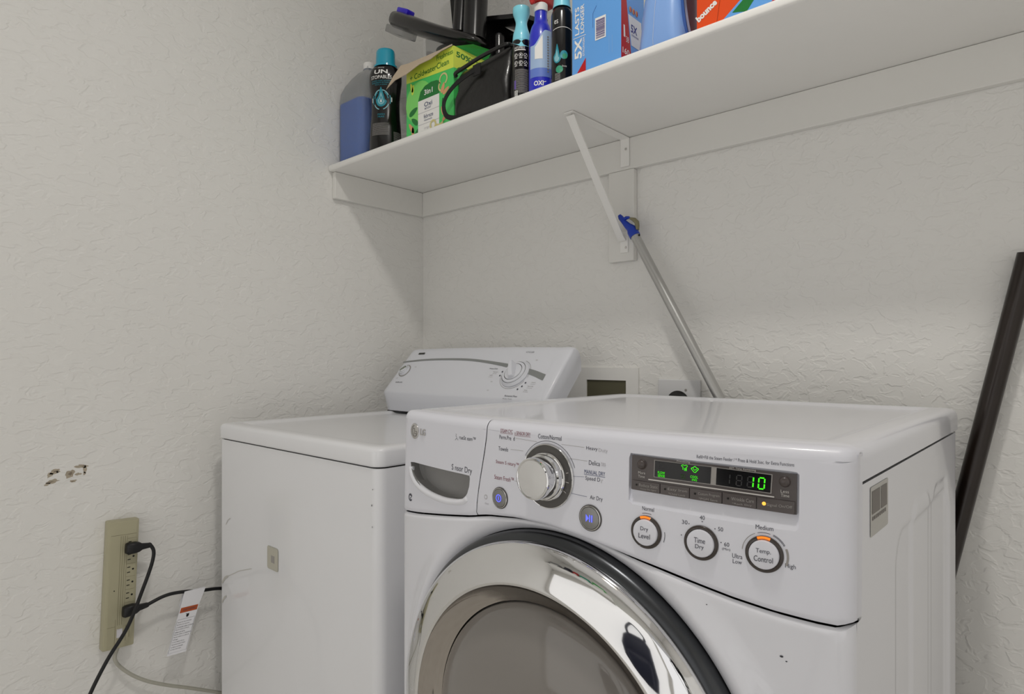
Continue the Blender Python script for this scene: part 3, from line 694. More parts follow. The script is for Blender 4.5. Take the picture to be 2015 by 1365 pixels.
# top panel
g = G().mat('white')
fl = [(x, Yf(x, -.1, False)+.0205) for x in [lerp(XD0+.018, XD1-.018, i/30) for i in range(31)]]
def cornerarc(cx, cy, r, a0, a1, n=5): return [(cx+r*math.cos(math.radians(lerp(a0, a1, k/n))), cy+r*math.sin(math.radians(lerp(a0, a1, k/n)))) for k in range(n+1)]
ol = fl+[(XD1-.008, fl[-1][1]+.002), (XD1-.002, fl[-1][1]+.0045), (XD1, fl[-1][1]+.009)]+cornerarc(XD1-.016, DYB-.016, .016, 0, 90)+cornerarc(XD0+.016, DYB-.016, .016, 90, 180)+[(XD0, fl[0][1]+.009), (XD0+.002, fl[0][1]+.0045), (XD0+.008, fl[0][1]+.002)]
ring_loft(g, ol, [(0, -.1225), (0, -.1020), (.0007, -.0965), (.0025, -.0920), (.006, -.0885), (.011, -.0868), (.016, -.0863), (.032, -.0863), (.037, -.0866), (.043, -.0895), (.049, -.0905), (.056, -.0908)])
g.build('top_panel', t, smooth=50)
# side panels (stamped)
def sidefn(x, sg):
    def f(y, z):
        def inside(y0, y1, zt, r=.03):
            dy = min(y-y0, y1-y); dz = zt-z; d_ = min(dy, dz)
            if dy < r and dz < r: d_ = r-math.hypot(r-dy, r-dz)
            return smooth(d_/.008)
        a = inside(.855, 1.245, -.205, .05)*-.0028+inside(.945, 1.07, -.185, .03)*.0022+inside(1.10, 1.225, -.185, .03)*-.0018
        e = DYB-y; return Vector((x+sg*(a-(.012*(1-e/.03)**2 if e < .03 else 0)), y, z))
    return f
ysm = sorted(set([round(lerp(.690, DYB, i/90), 4) for i in range(91)])); zsm = [lerp(-.1265, -.30, i/40) for i in range(41)]+[lerp(-.31, ZF+.03, i/14) for i in range(15)]
for x, sg in ((XD1-.0015, 1), (XD0+.0015, -1)):
    g = G().mat('white').grid(sidefn(x, sg), ysm, zsm)
    g.grid(lambda u, v: Vector((x-sg*u, v, -.1265)), [0, .006], [.69, 1.0, DYB-.03])
    sp = g.build('side_panel', t, smooth=60)
    if sg == 1:
        sm = lambda u, v, h=0: Vector((XD1-.0012+h, u, v))
        gg = G().mat(M('label_clear', '#bcbab4', .4)).poly(sm, rrect(.734, .812, -.186, -.134, .003), .0002)
        gg.mat(M('label_code_grey', '#77716c', .5)).poly(sm, [(.740, -.163), (.774, -.163), (.774, -.139), (.740, -.139)], .0005).poly(sm, [(.779, -.163), (.806, -.163), (.806, -.139), (.779, -.139)], .0005)
        for k in range(8): gg.poly(sm, [(.741+k*.0078, -.1695), (.7462+k*.0078, -.1695), (.7462+k*.0078, -.1655), (.741+k*.0078, -.1655)], .0005)
        gg.build('rating_label', sp, smooth=0, label='small label with two grey code blocks')
for x, z, a in ((-.2265, -.298, .0018), (-.222, -.302, .001), (-.30, -.262, .0008)): G().mat('chipd').disc(lambda u, v, h=0: Vector((u, lowfn(u, v).y-h, v)), x, z, a, a*.6, n=7, h=.0006).build('paint_chip', t, smooth=0)

# ------------------------------------------------------------------ poles behind the dryer
a = Vector((-.8540, 1.400, .318)); b = Vector((-.6230, 1.388, -.0865)); dr = (b-a).normalized()
e = a+dr*((ZF-a.z)/dr.z)
t = thing('extension_pole', 'silver extension pole with a blue tip leaning against the shelf bracket', 'pole', (e.x, e.y, ZF))
g = G().mat(M('pole_aluminium', (.50, .50, .49), .32, metal=.75)).tube([a, a+(e-a)*.3, e-(e-a)*.002], .0118, 24)
g.build('shaft', t, smooth=50)
g = G().mat(M('blue_plastic', '#1c3fb4', .4))
d = (a-e).normalized(); sd = -d.cross(Vector((0, 1, 0))).normalized(); fy = Vector((0, -1, 0))
def hp(s_, u, v): return a+d*s_+sd*u+fy*v
L = []
for s_, u, wu, wv in ((-.012, 0, .0138, .0138), (.004, 0, .0138, .0138), (.012, .001, .012, .012), (.024, -.004, .0095, .009), (.042, -.009, .0065, .007), (.056, -.011, .007, .006), (.064, -.0115, .0045, .004)):
    L.append([hp(s_, u*-1 if False else u*1+wu*math.cos(k*math.pi/8), wv*math.sin(k*math.pi/8)) for k in range(16)])
g.loops(L, True, True)
L = []
for s_, u, wu, wv in ((.046, -.006, .004, .005), (.045, .003, .005, .005), (.040, .010, .0045, .004), (.036, .013, .002, .002)):
    L.append([hp(s_+wu*math.cos(k*math.pi/5), u, wv*math.sin(k*math.pi/5)) for k in range(10)])
g.loops(L, True, True)
g.build('threaded_tip', t, smooth=50, label='blue plastic tip')
g = G().mat(M('khaki_clip', '#8a8468', .5))
L = []
for s_, u, wu in ((.036, .012, .004), (.028, .018, .006), (.016, .021, .006), (.006, .018, .005), (-.002, .014, .003)):
    L.append([hp(s_, u+wu*math.cos(k*math.pi/5), .007*math.sin(k*math.pi/5)) for k in range(10)])
g.loops(L, True, True).build('clip', t, smooth=50, label='dull khaki locking clip')
g = G().mat('gap')
q = hp(-.018, .012, .003); g.lathe((q, d, fy, sd), [(.0028, 0), (.0022, .002), (.0002, .003)], 12, False, True).build('button', t, smooth=40)
# dark tube in the right corner
a = Vector((-.0764, 1.428, .1820)); b = Vector((-.1677, 1.418, -.2634)); dr = (b-a).normalized(); e = a+dr*((ZF-a.z)/dr.z); 
g = G().mat(M('dark_brown_metal', '#271e19', .32, metal=.35, coat=.3, var=.2, vscale=20))
g.tube([a, a+(e-a)*.25, e], .0165, 28); g.mat('gap').tube([a+dr*.0005, a-dr*.001], .0125, 20)
tag(g.build('metal_tube', smooth=50), 'long dark brown metal tube leaning in the corner behind the dryer', 'pole')

# ------------------------------------------------------------------ wall fittings behind the machines
g = G().mat('trim').rbox(-1.085, -.866, YB-.006, YB-.0003, -.20, -.0265, .002, 2)
t = thing('washer_outlet_box', 'recessed white washer supply box in the back wall behind the machines', 'outlet box', (-.975, YB, -.20))
g = G().mat('trim')
x0, x1, z0, z1 = -1.085, -.866, -.200, -.0262; u0, u1, v0, v1 = -1.030, -.903, -.172, -.060
for b in ((x0, u0, z0, z1), (u1, x1, z0, z1), (u0, u1, v1, z1), (u0, u1, z0, v0)): g.box(b[0], b[1], YB-.006, YB-.0003, b[2], b[3])
g.build('face_plate', t, smooth=0)
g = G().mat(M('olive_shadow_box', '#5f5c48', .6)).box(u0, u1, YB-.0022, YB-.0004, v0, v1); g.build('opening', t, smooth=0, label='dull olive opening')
t = thing('dryer_outlet', 'square white wall outlet just visible behind the dryer top', 'wall outlet', (-.753, YB, -.17))
G().mat(M('outlet_white', (.74, .74, .75), .35)).rbox(-.8085, -.6945, YB-.007, YB-.0004, -.168, -.0535, .003, 3).build('plate', t, smooth=40)
g = G().mat('black').lathe((Vector((-.752, YB-.007, -.111)), Vector((1, 0, 0)), Vector((0, 0, 1)), Vector((0, -1, 0))), [(.030, 0), (.030, .003), (.026, .0045), (.0001, .0045)], 40)
g.build('socket', t, smooth=40, label='round black socket')
g = G().mat('g').lathe((Vector((-.7315, YB-.007, -.0790)), Vector((1, 0, 0)), Vector((0, 0, 1)), Vector((0, -1, 0))), [(.0035, 0), (.003, .001), (.0001, .0013)], 12)
g.build('screw', t, smooth=40)
# chipped paint on the left wall
lw = lambda u, v, h=0: Vector((XL+h, u, v))
def blob(g, cy, cz, ry, rz, n=16, j=.5, rot=0, h=.0003):
    pts = []
    for k in range(n):
        a_ = 2*math.pi*k/n; r = 1-j*random.random(); y, z = ry*r*math.cos(a_), rz*r*math.sin(a_)
        pts.append((cy+y*math.cos(rot)-z*math.sin(rot), cz+y*math.sin(rot)+z*math.cos(rot)))
    for k in range(n): g.poly(lw, [(cy, cz), pts[k], pts[(k+1) % n]], h)
chip = M('torn_drywall', '#b3a896', .9, bump=.6, bscale=200, var=.25, vscale=60); chip2 = M('torn_drywall_dark', '#8d8171', .9, var=.3, vscale=90)
g = G().mat(chip)
for c in ((.3700, -.2580, .010, .0045, .3), (.3620, -.2640, .007, .0045, .7), (.3665, -.2790, .013, .0045, .15), (.3575, -.2840, .006, .003, .4), (.4010, -.2680, .0085, .0095, 0), (.4160, -.2690, .006, .003, 0), (.4225, -.2520, .012, .0035, -.1), (.4300, -.2590, .0035, .010, .1), (.3770, -.2590, .004, .0025, 0), (.4060, -.2840, .007, .0032, 0), (.4290, -.2690, .003, .004, 0)):
    blob(g, c[0], c[1], c[2]*1.3, c[3]*1.35, rot=c[4], j=.5)
g.mat(chip2)
for c in ((.3720, -.2575, .006, .0022, .3), (.4010, -.2665, .005, .005, 0), (.3640, -.2805, .007, .002, .2), (.4055, -.2845, .004, .0016, 0), (.4270, -.2525, .005, .0014, 0)):
    blob(g, *c[:4], rot=c[4], j=.6, h=.0005)
tag(g.build('paint_damage', smooth=0), 'patch of chipped paint on the left wall above the power strip', 'wall damage')

# ------------------------------------------------------------------ power strip and cords
PS0, PS1 = .4600, .5310     # y extent; the strip hangs slightly tilted
ptl = math.radians(-2.4)
pc = Vector((XL, .4975, -.540))
def pm(u, v, h=0): return pc+Vector((h, u*math.cos(ptl)-v*math.sin(ptl)*-1*-1, u*math.sin(ptl)+v*math.cos(ptl)))
PH, PW, PD = .303, .067, .030
t = thing('power_strip', 'beige wall-mounted power strip with six outlets on the left wall', 'power strip', (XL, .4975, -.692))
beige = M('aged_beige_plastic', '#b2ad91', .45, var=.05, vscale=20); beige2 = M('beige_detail', '#837e64', .5)
g = G().mat(beige)
def ploop(h, ins): return [pm(u, v, h) for u, v in rrect(-PW/2+ins, PW/2-ins, -PH/2+ins, PH/2-ins, .003, 3)]
g.loops([ploop(.0005, .001), ploop(.004, 0), ploop(PD-.007, 0), ploop(PD-.0015, .002), ploop(PD, .006)], True, True)
g.build('housing', t, smooth=35)
pf = lambda u, v, h=0: pm(u, v, PD+h)
g = G().mat(beige2)
for u in (-.006, -.0015, .003): g.ribbon(pf, [(u, .115), (u, -.095)], .0009, .0002)
g.ribbon(pf, [(-.027, .118), (.027, .118)], .0008, .0002).ribbon(pf, [(-.027, -.097), (-.010, -.097)], .0008, .0002).ribbon(pf, [(-.010, -.080), (-.010, -.143)], .0008, .0002)
for k in range(7): g.ribbon(pf, [(.0075, .108-k*.0305), (.027, .108-k*.0305)], .0006, .0002)
g.ribbon(pf, [(.0075, .115), (.0075, -.08)], .0006, .0002).ribbon(pf, [(.020, -.105), (.020, -.128)], .0012, .0002)
g.poly(pf, [(.012, -.098), (.013, -.098), (.013, -.135), (.012, -.135)], .0002)
g.mat('gap')
for k in range(6):
    zc = .093-k*.0305
    g.poly(pf, [(.010, zc+.0050), (.0165, zc+.0055), (.0165, zc+.0075), (.010, zc+.0070)], .0004).poly(pf, [(.010, zc-.0070), (.0165, zc-.0065), (.0165, zc-.0045), (.010, zc-.0050)], .0004)
    g.disc(pf, .0225, zc+.001, .0023, h=.0004, n=12)
g.disc(pf, -.0155, -.012, .0014, h=.0004, n=12)
g.build('sockets', t, smooth=0)
sw = G().mat(M('white_switch', '#d8d6dc', .35))
sw.loops([[pf(u, v, h) for u, v in ((-.0065+i, -.124+i), (.0055-i, -.124+i), (.0055-i, -.104-i), (-.0065+i, -.104-i))] for h, i in ((0, 0), (.004, .0005), (.0055, .0015))], False, True)
sw.build('rocker_switch', t, smooth=0, label='white rocker switch')
def plug(name, label, v0, zt, exit_pts, flat=True):
    t = thing(name, label, 'power cord', tuple(pf(.015, v0)))
    g = G().mat('rubber')
    body = [pf(.006, v0, .002), pf(.006, v0, .016)]
    U = (pm(1, 0)-pm(0, 0)); V = (pm(0, 1)-pm(0, 0)); N_ = Vector((1, 0, 0))
    L = []
    for s_, hw, hh, hc_ in ((-.004, .0115, .008, .011), (.0, .0135, .0115, .0125), (.016, .0135, .0115, .013), (.024, .0115, .0095, .014), (.030, .0075, .007, .015), (.046, .0058, .0055, .016), (.050, .0045, .0045, .016)):
        c = pf(.0055+s_, v0+zt*s_, 0)+N_*hc_
        L.append([c+V*hw*(abs(math.cos(a_))**.6)*(1 if math.cos(a_) > 0 else -1)+N_*hh*(abs(math.sin(a_))**.6)*(1 if math.sin(a_) > 0 else -1) for a_ in [2*math.pi*k/20 for k in range(20)]])
    g.loops(L, True, True); g.build('plug', t, smooth=50)
    st = pf(.0055+.046, v0+zt*.046, 0)+N_*.016
    G().mat('rubber').tube(spline([st]+exit_pts, 8), .0042, 12).build('cable', t, smooth=60)
    return t
plug('extension_cord', 'black power cord from the top outlet, running down to the lower left', .0865, .02,
     [Vector((-1.688, .5530, -.4530)), Vector((-1.684, .5600, -.470)), Vector((-1.680, .5540, -.500)), Vector((-1.672, .5310, -.555)), Vector((-1.655, .4950, -.625)), Vector((-1.645, .4500, -.685)), Vector((-1.64, .4130, -.752)), Vector((-1.64, .385, -.83)), Vector((-1.65, .37, -.95)), Vector((-1.66, .30, -1.060)), Vector((-1.60, .1, -1.064))])
cord = plug('extension_cord', 'black power cord from the lower outlet, running behind the washing machine', -.062, .12,
     [Vector((-1.690, .585, -.588)), Vector((-1.69, .62, -.588)), Vector((-1.69, .675, -.598)), Vector((-1.695, .74, -.612)), Vector((-1.70, .85, -.66)), Vector((-1.70, 1.0, -.80)), Vector((-1.69, 1.1, -1.0)), Vector((-1.69, 1.2, -1.062))])
# warning tag wrapped round the lower cord
t = thing('warning_tag', 'white paper warning tag with an orange band hanging from the black cord', 'tag', (-1.688, .645, -.757))
tO = Vector((-1.6835, .655, -.594)); tU = Vector((.10, 1, 0)).normalized(); tV = Vector((.02, .30, 1)).normalized()
tN = tU.cross(tV).normalized()
if tN.x < 0: tN = -tN
def tm(u, v, h=0): return tO+tU*u+tV*v+tN*(h+.003*math.sin(v*30))
g = G().mat(M('tag_paper', '#eeeef2', .6))
us = [lerp(-.022, .022, i/6) for i in range(7)]; vs_ = [lerp(-.150, .006, j/20) for j in range(21)]
def tmw(u, v, h=0):
    w_ = 1+.12*smooth((v+.04)/.04); return tm(u*w_, v, h)
g.grid(lambda u, v: tmw(u, v, .0005), us, vs_).grid(lambda u, v: tmw(u, v, -.0002), us, vs_)
g.grid(lambda u, v: tmw(u, .006+.0*v, 0)+Vector((-.0105*v, 0, -.002*v)), us, [0, .5, 1])
g.grid(lambda u, v: tmw(u, .006-v, 0)+Vector((-.0105, 0, -.002)), us, [0, .02, .04])
g.build('paper', t, smooth=60)
g = G().mat(M('tag_orange', '#b8552a', .6)).poly(tmw, [(-.020, -.049), (.020, -.049), (.020, -.036), (-.020, -.036)], .0009)
g.build('orange_band', t, smooth=0)
g = G().mat('k').text(tmw, 'AVERTISSEMENT', -.014, .017, -.0425, .005, .0012).ribbon(tmw, [(-.020, -.0655), (.020, -.0655)], .0005, .0009)
g.ribbon(tmw, [(-.0205, -.067), (-.0205, -.144), (.0205, -.144), (.0205, -.067)], .0005, .0009)
g.mat('gap').disc(tmw, .001, -.058, .0032, .0045, h=.0010, n=10).ribbon(tmw, [(-.004, -.053), (.0, -.056), (.004, -.054)], .0012, .0011)
g.mat('k')
for k, b in enumerate(('Risque de choc electrique', 'Brancher sur une prise', 'a 3 alveoles reliee a la terre.', 'Ne pas enlever la broche', 'reliee a la terre.', "Ne pas utiliser un adaptateur.", 'Ne pas utiliser un cable de', 'rallonge.', 'Le non-respect de ces', 'instructions peut causer', 'un deces, un incendie', 'ou choc electrique.')):
    g.text(tmw, b, -.018, -.018+.0013*len(b), -.0725-k*.0058, .0034, .0009)
g.build('lettering', t, smooth=0)
# white cord below the strip
g = G().mat(M('white_cord', '#b4b2a6', .45)).tube(spline([pm(.004, -.150, .012), Vector((-1.722, .488, -.722)), Vector((-1.716, .512, -.757)), Vector((-1.712, .550, -.790)), Vector((-1.71, .60, -.820)), Vector((-1.71, .68, -.862)), Vector((-1.70, .84, -.95)), Vector((-1.70, 1.0, -1.06))], 8), .0042, 12)
tag(g.build('white_cord', smooth=60), 'off-white cord curving down from the bottom of the power strip', 'power cord')

# ------------------------------------------------------------------ things on the shelf
mt['teal'] = M('teal_cap', '#20a4c2', .25, coat=.4); mt['aqua'] = M('aqua_plastic', '#8be2f4', .35, coat=.2)
mt['gblack'] = M('glossy_black_bottle', '#0d0b0c', .2, coat=.25); mt['pw'] = M('label_white', '#f4f3f0', .5)
mt['pteal'] = M('label_teal', '#2e93a6', .4); mt['pteal2'] = M('label_pale_teal', '#8fc6d0', .4); mt['pgrey'] = M('label_grey', '#8d8a88', .5)
class Rev:                                  # upright bottle: profile (z, r), optional oval section, label maps on to it
    def __init__(s, cx, cy, prof, face, b=1.0, rot=0):
        s.c = (cx, cy); s.p = prof; s.face = math.radians(face); s.b = b; s.rot = math.radians(rot)
    def r(s, z):
        for (z0, r0), (z1, r1) in zip(s.p, s.p[1:]):
            if z0 <= z <= z1: return lerp(r0, r1, (z-z0)/(z1-z0) if z1 > z0 else 0)
        return s.p[-1][1]
    def pt(s, a, z, h=0, r=None):
        r = (s.r(z) if r is None else r); x, y = (r+h)*math.cos(a-s.rot), (r*s.b+h)*math.sin(a-s.rot)
        return Vector((s.c[0]+x*math.cos(s.rot)-y*math.sin(s.rot), s.c[1]+x*math.sin(s.rot)+y*math.cos(s.rot), z))
    def map(s, R, dz=0): return lambda u, v, h=0: s.pt(s.face+u/R, v+dz, h)
    def body(s, g, n=56, z0=None, z1=None, cap0=True, cap1=True):
        P = [(z, r) for z, r in s.p if (z0 is None or z >= z0-1e-6) and (z1 is None or z <= z1+1e-6)]
        return g.loops([[s.pt(2*math.pi*k/n, z, 0, r) for k in range(n)] for z, r in P], cap0, cap1)
def prof_smooth(pts, n=5): return [(p.x, p.y) for p in spline([(a, b, 0) for a, b in pts], n)]
Z0 = ZT+.0004
# jug of blue liquid
t = thing('detergent_jug', 'frosted plastic jug half full of blue liquid at the left end of the shelf', 'jug', (-1.664, 1.17, Z0))
mt['frost'] = M('frosted_plastic', (.86, .87, .87), .35, trans=.85, ior=1.12, spec=.3)
g = G().mat('frost'); jx0, jx1, jy0, jy1 = -1.728, -1.600, 1.098, 1.245
L = []
for z, k, dx in ((Z0, .93, 0), (Z0+.006, 1, 0), (.70, 1, 0), (.795, 1, 0), (.815, .97, 0), (.84, .82, 0), (.865, .60, 0), (.885, .38, 0), (.893, .22, 0), (.905, .20, 0)):
    cx, cy = (jx0+jx1)/2, (jy0+jy1)/2+.0; L.append([Vector((cx+(x-cx)*k, cy+(y-cy)*k, z)) for x, y in rrect(jx0, jx1, jy0, jy1, .022)])
g.loops(L, True, False); g.build('bottle', t, smooth=50)
g = G().mat(M('blue_liquid', '#2f6bc8', .35, spec=.2))
g.loops([[Vector((x, y, z)) for x, y in rrect(jx0+.0025, jx1-.0025, jy0+.0025, jy1-.0025, .020)] for z in (Z0+.003, .782)], True, True).build('liquid', t, smooth=50, label='blue liquid')
g = G().mat('pw').lathe((Vector((-1.664, 1.1715, .898)), Vector((1, 0, 0)), Vector((0, 1, 0)), Vector((0, 0, 1))), [(.0175, 0), (.0175, .018), (.016, .020), (.0001, .020)], 32, True).build('cap', t, smooth=40, label='white screw cap')
# black scent booster bottle
P_ = prof_smooth([(Z0, .0455), (Z0+.004, .0475), (.63, .0475), (.67, .0455), (.71, .0425), (.745, .0418), (.775, .0440), (.805, .0478), (.826, .0478), (.842, .0430), (.852, .0345)])
B = Rev(-1.5330, 1.1370, P_, -58, .74, 38)
t = thing('detergent_bottle', 'black waisted bottle with a teal cap between the blue jug and the green box', 'bottle', (-1.533, 1.137, Z0))
g = G().mat('gblack'); B.body(g); g.build('bottle', t, smooth=50)
C_ = Rev(-1.5330, 1.1370, [(.851, .0345), (.856, .0345), (.858, .0300), (.866, .0285), (.895, .0275), (.901, .0262), (.904, .0235)], -40, .86, 38)
g = G().mat('teal'); C_.body(g, cap0=False); g.build('cap', t, smooth=40, label='teal cap')
m_ = B.map(.040)
g = G().mat('pw').text(m_, 'downy', -.009, .009, .8410, .005, .0006, cut=.004).text(m_, 'UN', -.0175, .0175, .8285, .0125, .0006, cut=.004, bold=.03).text(m_, 'STOPABLES', -.027, .027, .8125, .0098, .0009, cut=.004, bold=.01)
g.mat('pteal').text(m_, 'IN-WASH SCENT BOOSTER', -.026, .026, .8020, .0036, .0006, cut=.004).text(m_, 'REHAUSSEUR DE PARFUM', -.026, .026, .7965, .0036, .0006, cut=.004).text(m_, 'POUR LA LESSIVE', -.016, .016, .7910, .0030, .0006, cut=.004)
g.text(m_, 'FRESH', -.010, .010, .7060, .0050, .0006, cut=.004).text(m_, 'FRAIS', -.009, .009, .6990, .0050, .0006, cut=.004)
# drop emblem with mirrored scrolls
def drop(cx, cz, w_, h_, n=24): return [(cx+w_*math.sin(a)*math.sin(a/2)**1.0, cz-h_*math.cos(a)*-1*-1+0) for a in [2*math.pi*k/n for k in range(n)]]
def fan(g, mp, pts, h): 
    cx = sum(p[0] for p in pts)/len(pts); cz = sum(p[1] for p in pts)/len(pts)
    for a, b in zip(pts, pts[1:]+pts[:1]): g.poly(mp, [(cx, cz), a, b], h)
def dropp(cx, cz, w_, h_, n=24):
    out = []
    for k in range(n):
        a = 2*math.pi*k/n; out.append((cx+w_*math.sin(a)*(1-.5*(math.cos(a)+1)/2*1.6) if math.cos(a) > 0 else cx+w_*math.sin(a), cz+h_*math.cos(a)*(1 if math.cos(a) > 0 else .62)))
    return out
g.mat('pteal'); fan(g, m_, dropp(0, .7500, .0165, .0350), .0006); g.mat('pteal2'); fan(g, m_, dropp(0, .7480, .0100, .0220), .0010); g.mat('pteal'); fan(g, m_, dropp(0, .7470, .0060, .0130), .0013); g.mat('pw'); fan(g, m_, dropp(0, .7450, .0030, .0070), .0016)
for sg in (-1, 1):
    for r_, a0, a1, m2 in ((.0225, 30, 80, 'pteal2'), (.0260, -20, 25, 'pteal'), (.0225, -75, -25, 'pteal2'), (.0295, -8, 12, 'pw'), (.0195, 10, 60, 'pteal')):
        g.mat(m2).arc(lambda u, v, h=0: m_(sg*u, v, h), 0, .7480, r_, a0, a1, .0028, .0008, 8, ry=r_*1.25)
g.mat('pgrey')
for k in range(13): 
    wd = .026-.002*random.random(); g.ribbon(m_, [(-.026+j*.0052, .6800-k*.0028) for j in range(10)], .0013, .0007)
g.build('label', t, smooth=0, label='white and teal lettering round a drop emblem')
m2_ = lambda u, v, h=0: B.pt(math.radians(8)+u/.03, v, h)
g = G().mat('pgrey')
for k in range(14): g.ribbon(m2_, [(-.010+j*.004, .655-k*.0032) for j in range(6)], .0012, .0006)
g.build('back_label', t, smooth=0)
# green detergent box with torn open flap
t = thing('detergent_box', 'bright green cardboard box with its torn brown flap open beside the black pouch', 'box', (-1.2925, 1.16, Z0))
green = M('box_green', '#4fd06a', .4, var=.06, vscale=10); lime = M('box_lime', '#e0ef58', .4); kraft = M('raw_cardboard', '#c8b7a0', .8, bump=.3, bscale=150); dgreen = M('box_dark_green', '#1b7a33', .4)
bx0, bx1, by0, by1, bz = -1.388, -1.197, 1.100, 1.222, .7960
g = G().mat(green)
def q4(g, a, b, c, d_): g.add([a, b, c, d_], [(0, 1, 2, 3)])
th_ = .0015
g.box(bx0, bx1, by0, by0+th_, Z0, bz).box(bx0, bx1, by1-th_, by1, Z0, bz).box(bx0, bx0+th_, by0+th_, by1-th_, Z0, bz).box(bx1-th_, bx1, by0+th_, by1-th_, Z0, bz)
g.mat(kraft).box(bx0+.002, bx1-.002, by0+.002, by1-.002, Z0, Z0+.003).box(bx0+.002, bx1-.002, by0+.002, by1-.002, bz-.05, bz-.049)
g.build('carton', t, smooth=0)
ff = lambda u, v, h=0: Vector((u, by0-h, v)); sf_ = lambda u, v, h=0: Vector((bx1+h, u, v))
g = G().mat(lime).poly(ff, [(bx0, .752), (bx1, .7405), (bx1, bz), (bx0, bz)], .0003).poly(sf_, [(by0, .7405), (by1, .748), (by1, bz), (by0, bz)], .0003)
g.mat(M('box_light_green', '#86e070', .4)); fan(g, lambda u, v, h=0: ff(u, v, h), [(-1.385+.055*math.cos(a)*1+.05, .69+.055*math.sin(a)) for a in [2*math.pi*k/24 for k in range(24)]], .0003)
g.mat(dgreen); fan(g, ff, [(-1.338, .690), (-1.252, .690), (-1.252, .722), (-1.262, .727), (-1.285, .729), (-1.31, .725), (-1.328, .714)], .0006)
g.mat('pw').poly(ff, [(-1.338, .598), (-1.252, .598), (-1.252, .690), (-1.338, .690)], .0006).text(ff, '3in1', -1.312, -1.278, .7075, .014, .0010, bold=.02)
g.mat('b').text(ff, 'Oxi', -1.312, -1.280, .6750, .012, .0010, bold=.01).text(ff, 'BOOST', -1.310, -1.284, .6640, .005, .0010, bold=.01).text(ff, 'febreze', -1.314, -1.276, .6440, .011, .0010).text(ff, 'FRESHNESS', -1.312, -1.280, .6330, .004, .0010)
g.mat('f').text(ff, 'original', -1.312, -1.282, .6120, .008, .0010).ribbon(ff, [(-1.338, .656), (-1.252, .656)], .0012, .0009).ribbon(ff, [(-1.338, .625), (-1.252, .625)], .0012, .0009)
g.mat(dgreen).text(ff, '+ ColdwaterClean', -1.372, -1.215, .7620, .0150, .0008, bold=.005).text(ff, 'Freshness', -1.262, -1.200, .7830, .0130, .0008, bold=.005).text(sf_, '50%*', by0+.008, by0+.075, .7780, .0150, .0008, bold=.02)
g.text(sf_, 'more', by0+.08, by0+.115, .7770, .0100, .0008)
# leaves, petals and a curled ribbon
def leaf(g, mp, cx, cz, l, w_, a, h):
    P = [(l/2*math.cos(x), w_/2*math.sin(x)*(1-.25*math.cos(x))) for x in [2*math.pi*k/14 for k in range(14)]]
    fan(g, mp, [(cx+u*math.cos(a)-v*math.sin(a), cz+u*math.sin(a)+v*math.cos(a)) for u, v in P], h)
for cx, cz, l, w_, a in ((-1.358, .668, .038, .016, .4), (-1.352, .640, .034, .014, 2.5), (-1.345, .606, .03, .012, 1.0), (-1.236, .660, .03, .012, 1.8)): g.mat(dgreen); leaf(g, ff, cx, cz, l, w_, a, .0005)
peach = M('box_peach', '#dfa878', .5); cream = M('box_cream', '#d9cf90', .5)
for cx, cz, l, w_, a in ((-1.366, .625, .036, .012, 2.2), (-1.360, .612, .036, .011, 1.6), (-1.238, .700, .028, .012, 1.2), (-1.226, .690, .028, .011, .5), (-1.238, .640, .028, .011, 2.0), (-1.230, .622, .025, .010, .6)): g.mat(peach); leaf(g, ff, cx, cz, l, w_, a, .0007)
g.mat(cream).arc(ff, -1.236, .722, .014, -60, 220, .0045, .0008).arc(ff, -1.242, .706, .012, 120, 250, .0045, .0008).arc(ff, -1.276, .614, .0105, 0, 360, .0055, .0016).ribbon(ff, [(-1.266, .610), (-1.250, .606), (-1.236, .612)], .007, .0013)
for cx, cz, a in ((-1.365, .735, 1.9), (-1.36, .728, 1.4)): g.mat(lime); leaf(g, ff, cx, cz, .028, .010, a, .0007)
g.mat(dgreen); leaf(g, sf_, by0+.03, .744, .04, .012, .3, .0006)
g.build('printing', t, smooth=0, label='green, lime and white printed panels')
g = G().mat(kraft)
pts = [(bx1-.002, .0, 0), (bx1-.03, -.012, -.010), (-1.262, -.018, -.022), (-1.30, -.024, -.026), (-1.345, -.030, -.040), (-1.388, -.036, -.046), (-1.420, -.042, -.064)]
hg = [(bx1-.002, 0, 0), (bx1-.03, 0, .002), (-1.262, 0, .004), (-1.30, 0, .005), (-1.345, -.002, .006), (-1.375, -.004, .006), (-1.398, -.010, .006)]
for dz in (0, .0012): g.loops([[Vector((x, by0-.002+dy, bz+z+dz)) for x, dy, z in hg], [Vector(((a[0]+b[0])/2, by0-.004+(a[1]+b[1])/2, bz+(a[2]+b[2])/2+.002+dz)) for a, b in zip(hg, pts)], [Vector((x, by0-.003+dy, bz+z+dz)) for x, dy, z in pts]], closed=False)
g.build('flap', t, smooth=50, label='torn raw brown cardboard flap')
g = G().mat(green)
q4(g, Vector((bx1-.001, by0+.004, bz)), Vector((bx1-.001, by1-.002, bz)), Vector((bx1+.026, by1-.006, bz+.020)), Vector((bx1+.024, by0+.045, bz+.012)))
q4(g, Vector((bx0+.03, by1-.001, bz)), Vector((bx1-.002, by1-.001, bz)), Vector((bx1-.006, by1+.028, bz+.028)), Vector((bx0+.04, by1+.03, bz+.026)))
g.build('flap', t, smooth=0)
